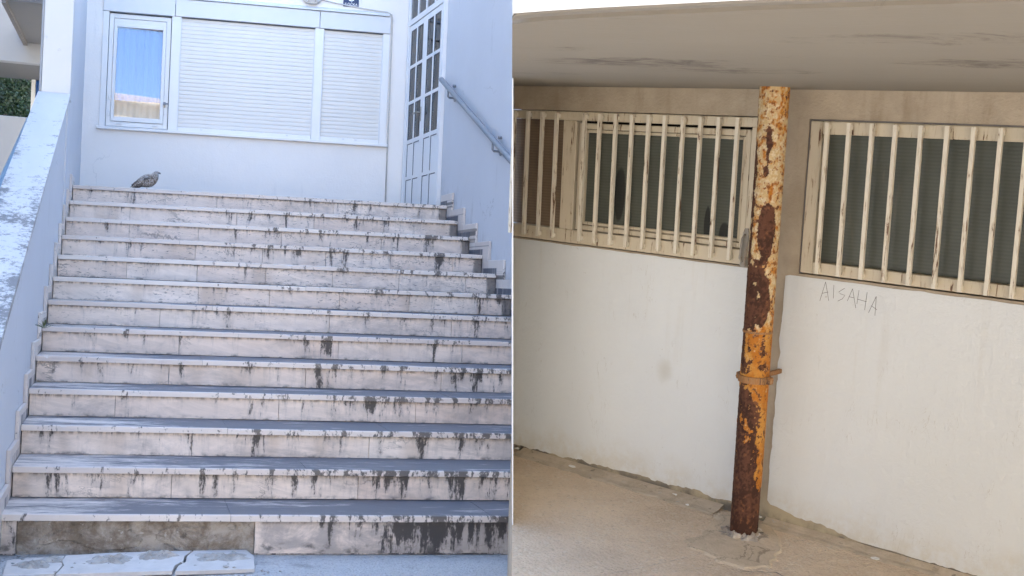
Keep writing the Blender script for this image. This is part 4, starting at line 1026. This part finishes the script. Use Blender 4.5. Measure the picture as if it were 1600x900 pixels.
single("room", clipped(join(box(-1.5, -0.05, 0.205, 0.215, 1.0, 1.75), box(-1.5, -0.05, 0.035, 0.2, 1.6665, 1.672), box(-1.5, -0.05, 0.035, 0.2, 1.054, 1.060))), 'dark', 'R', (-0.7, 0.2, 1.0), "dark room behind the left barred window", "room")
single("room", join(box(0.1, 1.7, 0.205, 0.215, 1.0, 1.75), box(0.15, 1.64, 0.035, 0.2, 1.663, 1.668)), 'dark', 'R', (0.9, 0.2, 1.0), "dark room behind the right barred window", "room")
bars(wa, [-1.343, -1.257, -1.170, -1.085, -0.923, -0.838, -0.750, -0.663, -0.576, -0.493, -0.402, -0.316, -0.229, -0.142], 1.655, 1.082)
wb = thing("barred_window", "cream metal barred window right of the rusty pipe", "window", 'R', (0.9, 0, 1.07))
part("frame", frame(0.168, 1.612, 1.066, 1.655, 0.050, -0.002, 0.06, 0.046), 'frame_paint', wb)
part("reveal_seam", join(box(0.1605, 0.1675, 0.004, 0.05, 1.062, 1.66), box(0.168, 1.612, 0.004, 0.05, 1.6555, 1.6615)), 'trim', wb)['kind'] = 'stuff'
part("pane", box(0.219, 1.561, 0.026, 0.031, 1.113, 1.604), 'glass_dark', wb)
bars(wb, [0.251, 0.339, 0.430, 0.519, 0.614, 0.709, 0.802, 0.895, 0.982, 1.075, 1.165, 1.26, 1.35, 1.44, 1.53], 1.650, 1.070, -0.003)

# rusty downpipe
PR = 0.0545; PX = 0.115; PY = -0.205
dp = thing("rusty_downpipe", "tall rusty downpipe with peeling cream paint against the wall", "pipe", 'R', (PX, PY, GR))
ns, nh = 120, 640; zb_, zt_ = GR + 0.004, 1.785
V, Fs, cols = [], [], []
def lerp3(a, b, f): return tuple(a[i] + (b[i] - a[i]) * f for i in range(3))
def sst(x, a, b):
    t_ = max(0.0, min(1.0, (x - a) / (b - a))); return t_ * t_ * (3 - 2 * t_)
def blob(uw, zw, cu_, cz, ru, rz_): return max(0.0, 1 - ((u - cu_) / ru) ** 2 - ((z - cz) / rz_) ** 2)
# the side facing the viewer: direction from the pipe to the eye
ea = math.atan2(-4.11 - PY, 2.295 - PX)
for h in range(nh + 1):
    z = zb_ + (zt_ - zb_) * h / nh
    for q in range(ns):
        w = 2 * math.pi * q / ns
        du = (w - ea + math.pi) % (2 * math.pi) - math.pi
        u = math.sin(du) if abs(du) < math.pi / 2 else math.copysign(2 - abs(math.sin(du)), du)   # -1 left edge .. 1 right edge as seen from the yard
        p = Vector((math.cos(w) * 1.6, math.sin(w) * 1.6, z * 22)); pz = Vector((math.cos(w) * 1.2, math.sin(w) * 1.2, z * 9))
        n1 = noise.fractal(pz, 0.9, 2.0, 6); n2 = noise.fractal(p * 1.5 + Vector((9, 3, 1)), 0.8, 2.0, 5); n3 = noise.fractal(p * 3.2 + Vector((1, 7, 2)), 0.8, 2.0, 4)
        uw = u + 0.62 * n1 + 0.30 * n2; zw = z + 0.07 * n2 + 0.09 * noise.noise(pz * 0.6)
        # bare: how far the coat has flaked down to dark rust
        bare = -0.42 + 0.70 * n1 + 0.50 * n2 + 0.22 * n3
        bare += 0.95 * sst(zw, 0.64, 0.56) * sst(uw, 0.62, 0.34)                 # lower left side is bare
        bare += 1.3 * sst(z, 0.27, 0.16)                                          # foot bare all round
        bare += 0.85 * sst(u, -0.72, -0.90) * sst(z, 1.62, 1.50) * sst(z, 0.62, 0.74)
        bare += 1.05 * min(1.0, 2.5 * blob(uw, zw, -0.25, 0.965, 1.0, 0.14)) + 1.0 * min(1.0, 2.5 * blob(uw, zw, 0.10, 1.235, 0.65, 0.12)) + 1.1 * blob(uw, zw, -0.12, 1.56, 0.26, 0.08) + 0.9 * blob(uw, zw, -0.15, 1.46, 0.3, 0.03) + 0.9 * blob(uw, zw, -0.2, 1.12, 0.5, 0.02)
        bare += 0.30 * sst(z, 0.98, 0.8) * sst(z, 0.55, 0.66) * (1 if n2 > 0.28 else 0)
        # orange: paint soaked with rust
        org = 0.40 + 0.55 * n2 + 0.35 * n3 + 0.55 * sst(z, 0.92, 0.80) - 0.10 * sst(z, 1.0, 1.15) + 0.2 * sst(u, -0.2, 0.6) * sst(z, 1.55, 1.7)
        fl = sst(bare, -0.015, 0.035)
        cream = lerp3((0.50, 0.36, 0.18), (0.60, 0.50, 0.335), sst(n3, -0.3, 0.3))
        orange = lerp3((0.42, 0.150, 0.018), (0.50, 0.24, 0.05), sst(n1, -0.3, 0.4))
        coat_ = lerp3(cream, orange, sst(org, 0.22, 0.55))
        coat_ = lerp3(coat_, (0.16, 0.06, 0.02), 0.8 * sst(n3 + 0.4 * n2, 0.34, 0.44))
        dark = lerp3((0.050, 0.020, 0.012), (0.105, 0.043, 0.024), sst(n3 + n1, -0.4, 0.5))
        dark = lerp3(dark, (0.26, 0.10, 0.035), 0.4 * sst(n2 + n3 * 0.6, 0.62, 0.8))
        c_ = lerp3(coat_, dark, fl)
        rim = max(0.0, 1 - abs(bare + 0.03) / 0.05)
        c_ = lerp3(c_, (0.56, 0.47, 0.33), 0.45 * rim * (1 - fl) * sst(z, 0.3, 0.9))
        r = PR + (1 - fl) * 0.0016 + 0.0010 * n3 * (1 if fl > 0.5 else 0.5) + (0.006 * sst(z, 1.69, 1.70) if False else 0)
        V.append((PX + r * math.cos(w), PY + r * math.sin(w), z)); cols.append(c_)
for h in range(nh):
    for q in range(ns): i0 = h * ns + q; i1 = h * ns + (q + 1) % ns; Fs.append((i0, i1, i1 + ns, i0 + ns))
g = G("rusted_iron")
col_ = g.attr("rust"); fine_ = g.noise(g.co(), 160, 3, 0.6)
M['rust'] = g.done(g.tone(col_, fine_, 0.72, 1.28), 0.82, g.bump(g.noise(g.co(), 240, 4, 0.7), 0.45, 0.003), Specular_IOR_Level=0.3)
po = part("pipe", (V, Fs), 'rust', dp, sm=True)
V, Fs = [], []
for a in range(64):
    w = 2 * math.pi * a / 64
    for q, (f, hz_) in enumerate(((0.0, 0.020), (0.3, 0.017), (0.65, 0.009), (1.0, -0.001))):
        nn = noise.fractal(Vector((math.cos(w) * 2.5, math.sin(w) * 2.5, q * 1.7)), 0.8, 2, 5)
        r_ = PR + 0.001 + f * (0.034 + 0.022 * nn); V.append((PX + r_ * math.cos(w), PY + r_ * math.sin(w), GR + 0.008 + max(-0.006, hz_ * (0.7 + 0.9 * nn))))
for a in range(64):
    for q in range(3): i0 = a * 4 + q; i1 = ((a + 1) % 64) * 4 + q; Fs.append((i0, i1, i1 + 1, i0 + 1))
part("mortar_collar", (V, [f[::-1] for f in Fs]), 'mortar', dp)

ca = po.data.color_attributes.new("rust", 'FLOAT_COLOR', 'POINT')
ca.data.foreach_set("color", [v for c_ in cols for v in (*c_, 1.0)])
cl_m = mat_old_paint("clamp_rust", (0.30, 0.135, 0.04), 1.0, 2.0); M['clamp'] = cl_m
def band(r0, r1, z0, z1, n=48):
    V, Fs = [], []
    for k in range(n):
        w = 2 * math.pi * k / n
        for r, z in ((r0, z0), (r1, z0), (r1, z1), (r0, z1)): V.append((PX + r * math.cos(w), PY + r * math.sin(w), z))
    for k in range(n):
        j = (k + 1) % n
        for q in range(4): Fs.append((k * 4 + q, j * 4 + q, j * 4 + (q + 1) % 4, k * 4 + (q + 1) % 4))
    return V, Fs
cl = part("clamp", band(PR + 0.0005, PR + 0.008, 0.648, 0.674), 'clamp', dp)
for s_x in (-1, 1):
    part("lug", box(PX + s_x * 0.064 - 0.012, PX + s_x * 0.064 + 0.012, PY - 0.012, PY + 0.012, 0.647, 0.675, 0.003), 'clamp', cl)
    part("bolt", tube([(PX + s_x * 0.066, PY - 0.02, 0.661), (PX + s_x * 0.066, PY + 0.02, 0.661)], 0.006, 8), 'clamp', cl)
part("wall_tie", box(PX - 0.008, PX + 0.008, PY + PR + 0.008, 0.0, 0.652, 0.670, 0.002), 'clamp', cl)
part("seam", band(PR - 0.002, PR + 0.0035, 0.842, 0.850), 'clamp', dp)

# old shutter hasp hanging between window and pipe
hs = thing("iron_hasp", "long grey iron hasp hanging beside the pipe at the window corner", "hasp", 'R', (-0.082, -0.03, 1.06))
part("strap", prism([(-0.078, -0.044, 1.070), (-0.056, -0.044, 1.070), (-0.046, -0.044, 1.200), (-0.052, -0.044, 1.220), (-0.064, -0.044, 1.220), (-0.072, -0.044, 1.200)], (0, 0.008, 0)), 'iron', hs)
part("staple", tube([(-0.069, -0.044, 1.085), (-0.069, -0.062, 1.10), (-0.063, -0.062, 1.18), (-0.061, -0.044, 1.195)], 0.005, 8), 'iron', hs, sm=True)
part("backing", box(-0.088, -0.064, -0.026, 0.0, 1.060, 1.10, 0.002), 'iron', hs)

# flakes of paint and litter on the fillet
for k, (x, y, s, lab) in enumerate(((-0.862, -0.075, 0.022, "white paint flake on the paving left of the pipe"), (-0.31, -0.055, 0.014, "narrow white paint flake on the cement strip near the pipe"),
                                 (-0.20, -0.13, 0.009, "tiny white paint flake in front of the cement strip"), (0.085, -0.035, 0.018, "crumpled pale flake just right of the pipe foot"), (-1.22, -0.05, 0.02, "pale flake at the left end of the wall foot"),
                                 (0.62, -0.12, 0.02, "pale flake at the wall foot on the right"))):
    rr = random.Random(k); n = 7
    pts = [(x + s * rr.uniform(.6, 1.1) * math.cos(6.28 * q / n), y + s * 0.7 * rr.uniform(.6, 1.1) * math.sin(6.28 * q / n), GR + 0.024 + rr.uniform(0, 0.004)) for q in range(n)]
    single("paint_flake", prism(pts, (0, 0, 0.002)), 'chip', 'R', (x, y, GR), lab, "flake", "paint flakes along the wall foot")
